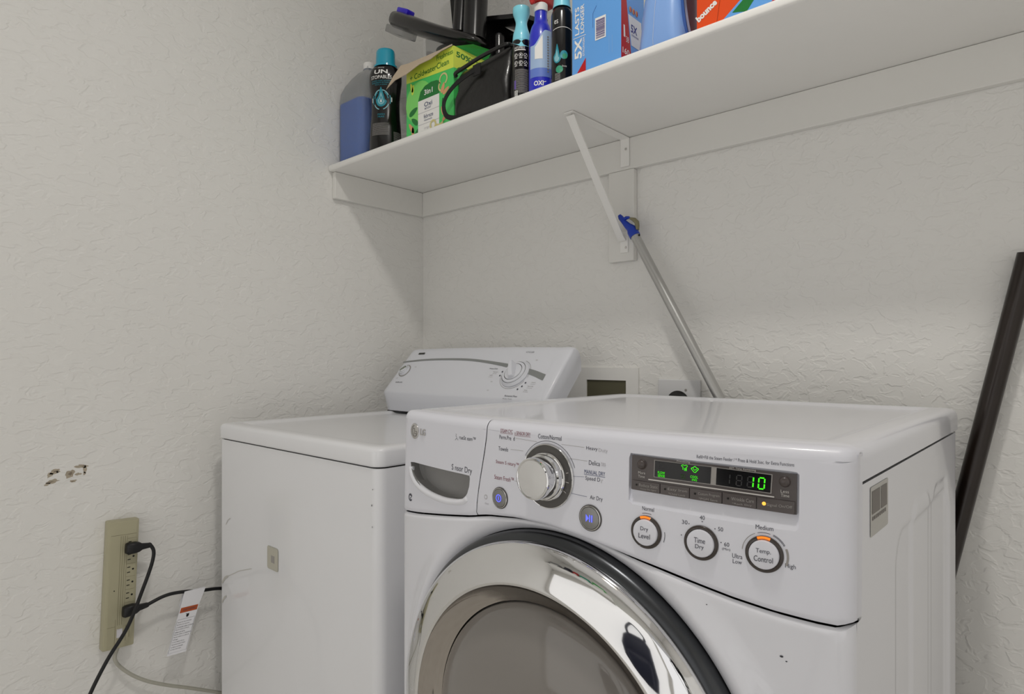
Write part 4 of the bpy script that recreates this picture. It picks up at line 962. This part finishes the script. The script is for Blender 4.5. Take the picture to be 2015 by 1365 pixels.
# black pouch
t = thing('storage_pouch', 'black soft zip pouch with a wrist strap beside the green box', 'pouch', (-1.10, 1.155, Z0))
soft = M('black_coated_fabric', '#131212', .34, bump=.5, bscale=55, coat=.15, var=.15)
g = G().mat(soft); L = []
for z, k, kk, tl in ((Z0+.0003, .95, .95, 0), (Z0+.006, .99, 1, 0), (Z0+.03, 1, 1.0, 0), (Z0+.06, 1.0, .98, 0), (Z0+.09, .995, .92, 0), (Z0+.112, .985, .84, 0), (Z0+.126, .97, .76, 0), (Z0+.134, .95, .66, 0), (Z0+.137, .90, .5, 0)):
    cx, cy = -1.100, 1.150; 
    L.append([Vector((cx+(x-cx)*k+.0022*math.sin(z*90+y*60), cy+(y-cy)*kk+.003*math.sin(x*70+z*50), z+(.006*math.sin((x+1.2)*16) if z > .65 else 0)-(0.010*(-(x-cx)/.1) if z > .68 else 0))) for x, y in rrect(-1.193, -1.005, 1.092, 1.208, .018, 6)])
g.loops(L, True, True); g.build('body', t, smooth=60)
g = G().mat(soft)
rim = [(-1.192, 1.1050, .7170), (-1.188, 1.098, .7215), (-1.15, 1.0960, .7260), (-1.10, 1.0950, .7320), (-1.05, 1.0960, .7360), (-1.014, 1.1, .7385), (-1.010, 1.115, .739)]
g.tube(spline(rim, 6), .0048, 10).build('piping', t, smooth=60)
g = G().mat('rubber')
sp = spline([(-1.108, 1.0915, .705), (-1.130, 1.088, .700), (-1.165, 1.080, .684), (-1.192, 1.073, .660), (-1.203, 1.071, .636), (-1.196, 1.073, .610), (-1.175, 1.078, .5995), (-1.150, 1.083, .5985), (-1.125, 1.088, .5985)], 8)
L = []
for i, p in enumerate(sp):
    tn = (sp[min(i+1, len(sp)-1)]-sp[max(0, i-1)]).normalized(); side = Vector((tn.z, 0, -tn.x))
    side = side.normalized() if side.length else Vector((0, 0, 1)); n_ = Vector((0, -1, 0))
    L.append([p+side*.0062+n_*.0008, p-side*.0062+n_*.0008, p-side*.0062-n_*.0008, p+side*.0062-n_*.0008])
g.loops(L, True, True); g.box(-1.118, -1.092, 1.0905, 1.0925, .690, .717, None); g.build('wrist_strap', t, smooth=60, label='flat black wrist strap')
# aerosol cans
def aerosol(cx, cy, r, zb, ztop, face, label, kind):
    t = thing('spray_can', label, 'spray can', (cx, cy, Z0))
    P = [(Z0, r*.93), (Z0+.003, r)]
    if kind == 'a': P += [(zb, r), (zb+.001, r)]
    else: P += [(zb-.016, r), (zb-.008, r*.93), (zb-.003, r*.80), (zb, r*.68)]
    B = Rev(cx, cy, P, face); g = G().mat('gblack'); B.body(g); g.build('can', t, smooth=50)
    if kind == 'a': CP = prof_smooth([(zb+.001, r*1.0), (zb+.018, r*.93), (zb+.033, r*.72), (zb+.045, r*.64), (zb+.056, r*.78), (zb+.066, r*.95), (ztop-.002, r*.97), (ztop, r*.90)], 4)
    else: CP = [(zb-.001, r*.86), (zb+.008, r*.80), (zb+.03, r*.72), (zb+.045, r*.80), (ztop-.003, r*.95), (ztop, r*.85)]
    C_ = Rev(cx, cy, CP, face); g = G().mat('aqua'); C_.body(g, cap0=False); g.build('cap', t, smooth=50, label='aqua cap')
    return t, B
t, B = aerosol(-.9732, 1.1066, .0206, .730, .8094, -49, 'slim black spray can with an aqua flared cap and rows of small icons', 'a')
m_ = B.map(.0206); g = G().mat('aqua')
fan(g, m_, [(-.030+i*.004, .7305) for i in range(16)]+[(.030-i*.004, .7165-.0005*i if i < 8 else .7125+.0023*(i-8)) for i in range(16)], .0004)
g.mat('pw').text(m_, 'UNSTOPABLES', -.018, .008, .7100, .0055, .0006, cut=.003).ribbon(m_, [(-.017+i*.003, .7050) for i in range(10)], .0022, .0006)
for j, z in enumerate((.6930, .6755)):
    for k in range(3):
        u = -.0130+k*.0115; g.arc(m_, u, z, .0042, 0, 360, .0008, .0006, 16); 
        if k == 1 and j == 0: fan(g, m_, dropp(u, z, .0020, .0030, 12), .0007)
        elif k == 2: g.ribbon(m_, [(u-.0022, z-.0022), (u+.0022, z+.0022)], .0012, .0007)
        else: g.arc(m_, u, z, .0018, 30, 300, .0011, .0007, 8)
        g.ribbon(m_, [(u-.0035, z-.0066), (u+.0035, z-.0066)], .0013, .0006)
g.mat('pgrey')
for k in range(21): g.ribbon(m_, [(-.016+i*.0036, .6600-k*.0026) for i in range(10)], .0012, .0006)
g.mat(M('label_violet', '#6f5aa8', .5)).poly(m_, [(-.0175, .6160), (-.0125, .6160), (-.0125, .6360), (-.0175, .6360)], .0009)
g.mat('pw').poly(m_, [(-.0165, .5990), (-.0085, .5990), (-.0085, .6120), (-.0165, .6120)], .0009)
g.mat('gap')
for k in range(5): g.ribbon(m_, [(-.016, .6010+k*.0022), (-.009, .6010+k*.0022)], .0007, .0011)
g.build('label', t, smooth=0, label='white icons and fine print')
t, B = aerosol(-.8573, 1.1094, .0234, .7667, .862, -46, 'black spray can with a teal drop emblem next to the tall light blue box', 'b')
m_ = B.map(.0234); g = G().mat('pw').ribbon(m_, [(-.024+i*.003, .7130+.0030*math.sin(i*.2)) for i in range(17)], .0012, .0006)
g.text(m_, 'es', -.0200, -.0105, .7290, .0085, .0006, cut=.003)
g.mat('pteal'); fan(g, m_, dropp(-.0130, .6550, .0095, .0260), .0006); g.mat('pteal2'); fan(g, m_, dropp(-.0135, .6520, .0060, .0165), .0009); g.mat('pteal')
fan(g, m_, [(.002+.0085*math.cos(a), .6560+.0095*math.sin(a)) for a in [2*math.pi*k/18 for k in range(18)]], .0005); g.mat(M('label_green_bloom', '#3f9f7c', .4)); fan(g, m_, [(.004+.0055*math.cos(a), .6530+.0060*math.sin(a)) for a in [2*math.pi*k/18 for k in range(18)]], .0008)
fan(g, m_, [(-.008+.008*math.cos(a), .6250+.0080*math.sin(a)) for a in [2*math.pi*k/18 for k in range(18)]], .0005)
g.mat('pw').text(m_, 'Downy', -.002, .008, .6310, .0045, .0007, cut=.003)
for k in range(6): g.mat('pgrey').ribbon(m_, [(-.018+i*.003, .6160-k*.0026) for i in range(5)], .0013, .0009)
g.build('label', t, smooth=0, label='teal drops and white line')
# blue and white spray bottle with a red trigger
mt['dblue'] = M('deep_blue_plastic', '#2a31c8', .3, coat=.4); mt['lblue'] = M('label_ice_blue', '#a9c3e6', .35, coat=.2); mt['mblue'] = M('label_mid_blue', '#6b86d6', .35)
P_ = prof_smooth([(Z0, .0255), (Z0+.004, .0272), (.62, .0276), (.70, .0272), (.728, .0262), (.748, .0218), (.758, .0168), (.768, .0148), (.784, .0140)], 4)
B = Rev(-.9205, 1.1135, P_, -46, .9, 40)
t = thing('spray_bottle', 'blue and white spray bottle with a red trigger between the two black spray cans', 'spray bottle', (-.9205, 1.1135, Z0))
g = G().mat('dblue'); B.body(g); g.build('bottle', t, smooth=50)
m_ = B.map(.0274); g = G()
# printed label: pale at the top running through mid blue to deep blue, a curved upper edge
us = [-.030+i*.003 for i in range(21)]
def topz(u): return .700+.034*smooth((u+.020)/.030)
for m2, za, zb_ in (('mblue', .628, .648), ('lblue', .648, None)):
    g.mat(m2); g.grid(lambda u, k: m_(u, za+(((zb_ or topz(u))-za)*k), .0005), us, [0, .25, .5, .75, 1])
g.mat('pw'); g.grid(lambda u, k: m_(u, lerp(.668, topz(u)-.006, k), .0009), [-.016+i*.002 for i in range(10)], [0, .5, 1])
g.mat('pw').text(m_, 'OXI', -.018, .004, .6140, .0110, .0006, cut=.003, bold=.03).ribbon(m_, [(.004, .616), (.010, .618)], .0015, .0007)
g.mat('pgrey')
for k in range(14): g.ribbon(m_, [(.0125, .640+k*.006), (.0165, .6405+k*.006)], .0030, .0012)
g.build('label', t, smooth=50, label='pale blue label fading to deep blue')
fr_ = (Vector((-.9205, 1.1135, .784)), Vector((1, 0, 0)), Vector((0, 1, 0)), Vector((0, 0, 1)))
G().mat('pw').lathe(fr_, [(.0150, 0), (.0155, .002), (.0155, .016), (.013, .018)], 28, True, True).build('collar', t, smooth=40, label='white collar')
g = G().mat(M('red_trigger', '#c81e1c', .35, coat=.3)).rbox(-.9205-.013, -.9205+.013, 1.085, 1.150, .8025, .850, .006, 3)
g.tube(spline([(-.9205, 1.092, .845), (-.9205, 1.076, .830), (-.9205, 1.080, .806), (-.9205, 1.086, .792)], 6), [.006]*18+[.004], 10)
g.build('trigger_head', t, smooth=50, label='red trigger head')
# tall light blue box
t = thing('cardboard_box', 'tall light blue cardboard box with a barcode and a red corner triangle', 'box', (-.7540, 1.135, Z0))
cblue = M('box_sky_blue', '#6aabf0', .35, coat=.1); cred = M('box_red', '#c3161d', .35, coat=.1); navy = M('box_navy', '#22308c', .4)
x0, x1, y0, y1, z1 = -.8150, -.6930, 1.0905, 1.1790, .8650
G().mat(cblue).box(x0, x1, y0, y1, Z0, z1).build('carton', t, smooth=0, bevel=.0008)
ff = lambda u, v, h=0: Vector((u, y0-h, v)); sf_ = lambda u, v, h=0: Vector((x1+h, u, v))
g = G().mat('pw').text(ff, '5X', -.7945, -.7945+.0001, .5, .001) if False else G().mat('pw')
def vtext(g, fn, body, xc, za, zb, wd, h, bold=0):          # text running upward
    vs, fs = glyphs(body, bold)
    return g.add([fn(xc+wd/2-b*wd if False else xc-wd/2+(1-b)*wd, za+a*(zb-za), h) for a, b in vs], fs)
vtext(g, ff, '5X', -.7985, .6320, .6750, .0185, .0006, .03); vtext(g, ff, 'STRONGER', -.7845, .6340, .6750, .0050, .0006, .01)
vtext(g, ff, 'LASTS', -.8015, .6830, .7420, .0110, .0006, .02); vtext(g, ff, 'LONGER', -.7880, .6830, .7440, .0095, .0006, .02)
g.ribbon(ff, [(-.811, .6775), (-.7790, .6775)], .0012, .0006)
g.poly(ff, [(-.7555, .6560), (-.7290, .6560), (-.7290, .7020), (-.7555, .7020)], .0006)
g.mat(M('barcode_violet', '#5b4b86', .5)); z = .6590
while z < .698:
    wz = random.choice((.0006, .0010, .0016)); g.poly(ff, [(-.7530, z), (-.7315, z), (-.7315, z+wz), (-.7530, z+wz)], .0009); z += wz+random.choice((.0007, .0012))
g.mat(cred).poly(ff, [(-.8080, Z0+.0005), (-.7790, Z0+.0005), (-.7790, .6290)], .0006)
g.mat(M('box_pale_line', '#8fbbe8', .4)).ribbon(ff, [(-.7210, .620), (-.7210, .655)], .0008, .0005).ribbon(ff, [(-.7140, .620), (-.7140, .655)], .0008, .0005)
g.mat(navy).ribbon(ff, [(-.7610, .685), (-.7610, .7150), (-.7520, .7280)], .0006, .0006)
g.mat(cred).poly(sf_, [(y0, Z0), (y0+.042, Z0), (y0+.012, .770), (y0, .770)], .0004).poly(sf_, [(y0, .77), (y0+.012, .77), (y0+.006, z1-.002), (y0, z1-.002)], .0004)
g.mat('pw').poly(sf_, [(y0+.038, .640), (y1-.006, .640), (y1-.012, .700), (y0+.026, .700)], .0004)
g.poly(sf_, [(y0+.009, .648), (y0+.015, .648), (y0+.013, .672), (y0+.008, .672)], .0006).text(sf_, '160', y0+.005, y0+.030, .6200, .012, .0006, bold=.01).text(sf_, '38', y0+.018, y0+.028, .646, .012, .0006)
g.mat(navy).text(sf_, '5X', y0+.036, y0+.060, .6750, .016, .0008, bold=.02).text(sf_, 'STRONGER', y0+.038, y0+.066, .6620, .0035, .0008)
for k in range(3): g.mat(peach).disc(sf_, y0+.034+k*.012, .7120, .0048, .0060, .0008, 16); g.mat(cred).disc(sf_, y0+.036+k*.012, .7120, .0022, .0050, .0010, 12)
g.build('printing', t, smooth=0, label='white lettering, violet barcode and red triangle')
# steam iron standing on its heel
t = thing('steam_iron', 'light blue clothes iron standing on its heel between two boxes', 'iron', (-.600, 1.145, Z0))
pb = M('periwinkle_plastic', '#88b0ec', .3, coat=.3)
g = G().mat(pb); L = []
for z, x0, x1, y0, y1, r in ((Z0+.004, -.6600, -.5660, 1.090, 1.190, .020), (Z0+.02, -.6600, -.5645, 1.088, 1.190, .026), (.64, -.6585, -.5640, 1.0885, 1.190, .030), (.67, -.6570, -.5640, 1.0900, 1.189, .030), (.70, -.6540, -.5650, 1.0930, 1.187, .030), (.73, -.6480, -.5680, 1.098, 1.182, .030), (.77, -.6360, -.5720, 1.108, 1.172, .026), (.82, -.6180, -.5740, 1.122, 1.160, .018), (.85, -.6040, -.5760, 1.132, 1.150, .008)):
    L.append([Vector((x, y, z)) for x, y in rrect(x0, x1, y0, y1, r, 6)])
g.loops(L, True, True); g.build('body', t, smooth=60)
g = G().mat(M('darker_blue_skirt', '#3a62ae', .3)); L = []
for dx, k in ((-.5655, 1.0), (-.5605, 1.0)):
    P2 = []
    for a in [2*math.pi*i/40 for i in range(40)]:
        c_, s_ = math.cos(a), math.sin(a); y = 1.140+.050*s_*(1-.30*max(0, c_)); z = .735+.1405*c_ if c_ < 0 else .735+.13*c_
        P2.append(Vector((dx, 1.140+(y-1.140)*(1-.55*max(0, c_)**1.5), max(z, Z0+.002))))
    L.append(P2)
g.loops(L, True, True).build('skirt', t, smooth=50, label='darker blue skirt')
g = G().mat(M('iron_soleplate', '#8d8ba0', .3, metal=.7, var=.1, vscale=40)); 
L2 = [[Vector((p.x+ddx, 1.140+(p.y-1.140)*kk, .735+(p.z-.735)*kk)) for p in L[1]] for ddx, kk in ((.0002, .96), (.0045, .95), (.0050, .92))]
g.loops(L2, True, True).build('soleplate', t, smooth=50, label='grey metal soleplate')
g = G().mat(M('navy_heel', '#1c2144', .4)).rbox(-.6610, -.5700, 1.086, 1.188, Z0, Z0+.0050, .002, 2); g.build('heel_rest', t, smooth=50, label='dark navy heel rest')
g = G().mat(M('seam_blue', '#a9c0e4', .4)).ribbon(lambda u, v, h=0: Vector((u, v, h)), [(0, 0), (0, .0001)], .0001) if False else G().mat(M('seam_blue', '#a9c0e4', .4))
g.tube([(-.620, 1.0893, Z0+.008), (-.620, 1.0876, Z0+.020), (-.6185, 1.0882, .64), (-.617, 1.0897, .67), (-.615, 1.0927, .70), (-.613, 1.0977, .73), (-.608, 1.1077, .77)], .0009, 8).build('seam', t, smooth=60)
g = G().mat(pb).tube(spline([(-.650, 1.14, .64), (-.682, 1.14, .665), (-.690, 1.14, .74), (-.676, 1.14, .80), (-.634, 1.14, .82)], 8), .011, 14)
# orange dryer sheet box
t = thing('dryer_sheet_box', 'orange dryer sheet box near the right end of the shelf, lettered bounce', 'box', (-.448, 1.13, Z0))
org = M('box_orange', '#ec4f12', .4); x0, x1, y0, y1, z1 = -.5310, -.3650, 1.0905, 1.1850, .7900
G().mat(org).box(x0, x1, y0, y1, Z0, z1).build('carton', t, smooth=0, bevel=.0008)
ff = lambda u, v, h=0: Vector((u, y0-h, v))
g = G().mat('pw').text(ff, 'bounce', -.5335, -.4910, .6290, .0130, .0006, bold=.05, rot=.56)
g.mat(M('box_fold', '#a13a12', .5)).ribbon(ff, [(-.4935, Z0+.001), (-.4865, .640), (-.4790, .700)], .0008, .0005)
g.mat(cblue).poly(ff, [(-.4900, Z0+.0005), (x1, Z0+.0005), (x1, .690)], .0005).mat(dgreen).poly(ff, [(-.4640, .6080), (-.4380, .6010), (-.4200, .6230), (-.4330, .6330)], .0008)
g.mat(cred).poly(ff, [(-.4060, Z0+.0006), (x1, Z0+.0006), (x1, .625)], .0009).mat('pw').text(ff, '88%', -.4270, -.4110, .6240, .0090, .0010, rot=.3)
g.build('printing', t, smooth=0, label='white bounce lettering over blue and green shapes')
# vacuum cleaner bin and lid at the back
t = thing('vacuum_cleaner', 'handheld vacuum with a clear grey bin, black lid and purple button behind the green box', 'vacuum cleaner', (-1.44, 1.33, Z0))
clear = M('clear_grey_bin', (.62, .62, .62), .2, trans=.8, ior=1.1, spec=.5)
g = G().mat(clear); ax = Vector((-1.425, 1.325, Z0))
fr_ = (Vector((-1.430, 1.320, Z0)), Vector((1, 0, 0)), Vector((0, 1, 0)), Vector((0, 0, 1)))
g.lathe(fr_, [(.070, .0), (.080, .004), (.084, .20), (.088, .33), (.090, .365)], 56, True).build('dust_bin', t, smooth=50, label='clear grey dust bin')
g = G().mat(M('filter_grey', '#55524f', .7, bump=.4, bscale=80)).lathe(fr_, [(.045, .004), (.048, .30), (.052, .34)], 40, True, True).build('filter', t, smooth=50)
V0 = Vector((-1.592, 1.215, 1.0480)); V1 = Vector((-1.232, 1.225, .8620)); dv = (V1-V0).normalized(); up = Vector((-dv.z, 0, dv.x)).normalized(); up = up if up.z > 0 else -up
sdv = dv.cross(up)
g = G().mat(M('vacuum_black', '#1b1918', .25, coat=.3)); L = []
for s_, hu, hs, du in ((-.004, .006, .012, -.004), (.004, .018, .024, -.001), (.02, .024, .034, 0), (.06, .025, .042, 0), (.15, .023, .052, -.004), (.26, .021, .052, -.006), (.34, .018, .046, -.004), (.385, .014, .038, 0), (.41, .009, .028, 0), (.418, .003, .012, 0)):
    c = V0+dv*s_+up*du
    L.append([c+up*hu*(abs(math.sin(a))**.7)*(1 if math.sin(a) > 0 else -1)+sdv*hs*math.cos(a) for a in [2*math.pi*k/24 for k in range(24)]])
g.loops(L, True, True).build('lid', t, smooth=60, label='glossy black sloping lid')
Rm = Matrix.Translation(V0+dv*.045+up*.027)@Matrix((tuple((dv.x, sdv.x, up.x)), tuple((dv.y, sdv.y, up.y)), tuple((dv.z, sdv.z, up.z)))).to_4x4()
G().mat(M('purple_button', '#3a26dc', .3, coat=.4)).rbox(-.026, .026, -.016, .016, -.008, .009, .004, 3, Rm).build('release_button', t, smooth=50, label='purple release button')
Rm2 = Matrix.Translation(V0+dv*.045-up*.030)@Matrix((tuple((dv.x, sdv.x, up.x)), tuple((dv.y, sdv.y, up.y)), tuple((dv.z, sdv.z, up.z)))).to_4x4()
G().mat(clear).rbox(-.040, .050, -.028, .028, -.012, .010, .003, 2, Rm2).build('clear_latch', t, smooth=50)
g = G().mat('black').tube([(-1.270, 1.245, .885), (-1.262, 1.258, 1.25)], .033, 32).tube([(-1.333, 1.250, .930), (-1.318, 1.262, 1.25)], .022, 28); g.build('hose_tube', t, smooth=60, label='upright glossy black tubes')
g = G().mat('blackm').loops([[Vector(p) for p in ((-1.415, 1.262, 1.25), (-1.375, 1.262, .945), (-1.318, 1.262, .915), (-1.318, 1.262, 1.25))], [Vector(p) for p in ((-1.415, 1.300, 1.25), (-1.375, 1.300, .945), (-1.318, 1.300, .915), (-1.318, 1.300, 1.25))]], True, True)
g.build('bracket_plate', t, smooth=0)
g = G().mat('gap')
for k in range(9): g.tube([(-1.330+k*.0115, 1.212+.0*k, .925-k*.0055), (-1.330+k*.0115, 1.214, .902-k*.0055)], .0035, 8)
g.build('vent_ribs', t, smooth=50)
# black attachment caddy
t = thing('attachment_holder', 'black angular plastic attachment holder behind the black pouch', 'holder', (-1.213, 1.354, Z0))
g = G().mat('black')
hx0, hx1, hy0, hy1 = -1.276, -1.150, 1.284, 1.424
g.box(hx0, hx0+.006, hy0, hy1, Z0, .974).box(hx0+.006, hx1, hy1-.006, hy1, Z0, .974).box(hx1-.006, hx1, hy0+.06, hy1-.006, Z0, .83)
g.add([(hx0, hy0, .958), (hx1, hy0+.03, .935), (hx1, hy1, .955), (hx0, hy1, .985), (hx0, hy0, .972), (hx1, hy0+.03, .949), (hx1, hy1, .969), (hx0, hy1, .999)], [(0, 1, 2, 3), (4, 7, 6, 5), (0, 4, 5, 1), (1, 5, 6, 2), (2, 6, 7, 3), (3, 7, 4, 0)])
g.box(hx1-.012, hx1, hy0+.03, hy0+.042, Z0, .835)
g.build('frame', t, smooth=0, bevel=.002)
g = G().mat('black').tube([(-1.236, 1.307, Z0+.001), (-1.234, 1.307, .905)], .0185, 28).tube([(-1.234, 1.307, .905), (-1.234, 1.307, .912)], [.0150, .0145], 20); g.build('tube', t, smooth=50, label='glossy black tube')
g = G().mat('blackm')
for k in range(7): g.rbox(-1.212, -1.172, 1.312, 1.344, .62+k*.036, .642+k*.036, .004, 2)
g.build('brush', t, smooth=50)
# ------------------------------------------------------------------ the photographer's camera on its tripod (shows up in the chrome door ring)
fw = Vector((-math.sin(YAW), math.cos(YAW), 0)); rt = Vector((math.cos(YAW), math.sin(YAW), 0)); uz = Vector((0, 0, 1))
def cp(f, r, u): return fw*f+rt*r+uz*u
t = thing('camera_tripod', 'black camera with a strap on a tripod, reflected in the chrome door ring', 'camera', tuple(cp(-.13, 0, 0))[:2]+(ZF,))
Rm = Matrix((tuple((rt.x, fw.x, 0)), tuple((rt.y, fw.y, 0)), (0, 0, 1))).to_4x4()
blk = M('camera_black', '#15151c', .4, coat=.2)
g = G().mat(blk).rbox(-.072, .072, -.175, -.115, -.055, .045, .012, 3, Rm).rbox(-.026, .026, -.170, -.110, .035, .072, .009, 3, Rm).rbox(.040, .074, -.120, -.095, -.052, .040, .010, 3, Rm)
g.build('camera_body', t, smooth=50)
G().mat(blk).lathe((cp(-.118, 0, 0), rt, uz, fw), [(.034, 0), (.036, .02), (.039, .05), (.039, .085), (.035, .088), (.033, .075), (.0001, .072)], 40).build('lens', t, smooth=40)
G().mat('blackm').tube(spline([cp(-.14, -.074, .03), cp(-.13, -.115, .01), cp(-.12, -.120, -.10), cp(-.13, -.090, -.22), cp(-.14, -.060, -.20), cp(-.15, -.02, -.12), cp(-.16, .05, -.10), cp(-.16, .085, -.03), cp(-.15, .076, .03)], 8), .008, 8).build('strap', t, smooth=60)
g = G().mat('blackm').tube([cp(-.145, 0, -.055), cp(-.145, 0, -.075)], .028, 24).tube([cp(-.145, 0, -.075), cp(-.145, 0, -.13)], .020, 20).tube([cp(-.145, 0, -.13), cp(-.145, 0, -.50)], .014, 20); g.build('centre_column', t, smooth=40)
for a in (60, 180, 300):
    d_ = fw*math.cos(math.radians(a))+rt*math.sin(math.radians(a)); b0 = cp(-.145, 0, -.16)+d_*.03
    f0 = cp(-.145, 0, ZF+.012)+d_*.36
    lg = G().mat(blk).tube([b0, b0+(f0-b0)*.5], .013, 14).tube([b0+(f0-b0)*.48, f0], .010, 14).build('leg', t, smooth=50)
    G().mat('rubber').tube([f0+uz*.006, f0-uz*.011], .013, 14).build('foot', lg, smooth=50)

# ------------------------------------------------------------------ second shelf on the wall opposite, only seen in the chrome
SZ2 = .62
t = thing('wall_shelf', 'second white shelf on the wall behind the photographer, seen in the chrome door ring', 'shelf', (-1.15, YF, SZ2))
G().mat('shelf').rbox(XL+.001, -.62, YF+.001, YF+.32, SZ2, SZ2+.02, .004, 2).build('board', t)
G().mat('cleatp').box(XL+.001, -.62, YF+.001, YF+.018, SZ2-.08, SZ2-.0005).build('cleat', t, smooth=0)
def carton(x0, x1, y0, y1, h, m, label, cat, name='storage_box', lid=None):
    g = G().mat(m).rbox(x0, x1, y0, y1, SZ2+.0205, SZ2+.02+h, .004, 2)
    g.mat(lid or 'pw').box(x0+.02, x1-.02, y1, y1+.0008, SZ2+.04, SZ2+.02+h*.5)
    tag(g.build(name), label, cat)
carton(-1.70, -1.52, YF+.06, YF+.26, .17, M('grey_bin', '#8f9090', .5), 'grey storage box at the far end of the shelf behind the photographer', 'box')
carton(-1.44, -1.32, YF+.07, YF+.24, .22, M('navy_bag', '#1e2130', .6), 'dark navy box on the shelf behind the photographer', 'box', lid='k')
carton(-1.28, -1.19, YF+.08, YF+.22, .20, M('red_carton', '#c01a18', .4), 'red box on the shelf behind the photographer', 'box')
carton(-1.15, -.98, YF+.06, YF+.25, .16, M('teal_carton', '#1f9a80', .4), 'teal box on the shelf behind the photographer', 'box')
carton(-.93, -.72, YF+.06, YF+.26, .19, M('green_carton', '#2fae45', .4), 'green box at the near end of the shelf behind the photographer', 'box')
t = thing('hanging_bag', 'dark navy bag with a loop handle hanging behind the photographer, mirrored in chrome', 'bag', (-.40, YF+.10, -.44))
_T = lambda p: (-.40+(p[0]+.29)*1.25, p[1], .30+(p[2]-.115)*1.12)
def _tg(g): g.v = [_T(v) for v in g.v]; return g
nv = M('navy_nylon', '#20243a', .5, bump=.4, bscale=60)
g = _tg(G().mat('chromesoft').tube([(-.29, YF+.001, .115), (-.29, YF+.05, .11), (-.29, YF+.055, .135)], .006, 10)).build('hook', t, smooth=50)
L = []
for z, hx, hy in ((-.55, .12, .05), (-.52, .16, .075), (-.40, .18, .085), (-.22, .165, .080), (-.10, .14, .065), (-.05, .10, .045), (-.03, .05, .02)):
    L.append([Vector((-.29+x, YF+.095+y, z)) for x, y in rrect(-hx, hx, -hy, hy, hy*.7, 4)])
_tg(G().mat(nv).loops(L, True, True)).build('body', t, smooth=60)
_tg(G().mat(nv).tube(spline([(-.37, YF+.09, -.07), (-.385, YF+.07, .03), (-.33, YF+.055, .11), (-.25, YF+.055, .11), (-.195, YF+.07, .03), (-.21, YF+.09, -.07)], 8), .016, 10)).build('handle', t, smooth=60)
L = []
for z, hx, hy in ((-.50, .10, .02), (-.47, .125, .035), (-.32, .125, .04), (-.26, .11, .03), (-.24, .06, .012)):
    L.append([Vector((-.29+x, YF+.19+y, z)) for x, y in rrect(-hx, hx, -hy, hy, hy*.8, 4)])
_tg(G().mat(nv).loops(L, True, True)).build('front_pocket', t, smooth=60)
# ------------------------------------------------------------------ lamp and the room behind the photographer
t = thing('ceiling_light', 'round flush ceiling light in the middle of the laundry room', 'ceiling light', (-.32, .38, ZC))
fr_ = (Vector((-.32, .38, ZC-.001)), Vector((1, 0, 0)), Vector((0, -1, 0)), Vector((0, 0, -1)))
G().mat('trim').lathe(fr_, [(.17, 0), (.17, .012), (.155, .02)], 48, True).build('base', t, smooth=40)
G().mat(M('lamp_glass', '#f4efe4', .4, emit='#fff2dc', es=1.2)).lathe(fr_, [(.150, .015), (.148, .022), (.120, .026), (.0001, .027)], 48).build('diffuser', t, smooth=60, label='glowing milky glass diffuser')

for o in list(COL.objects):
    if '_w' in o: del o['_w']
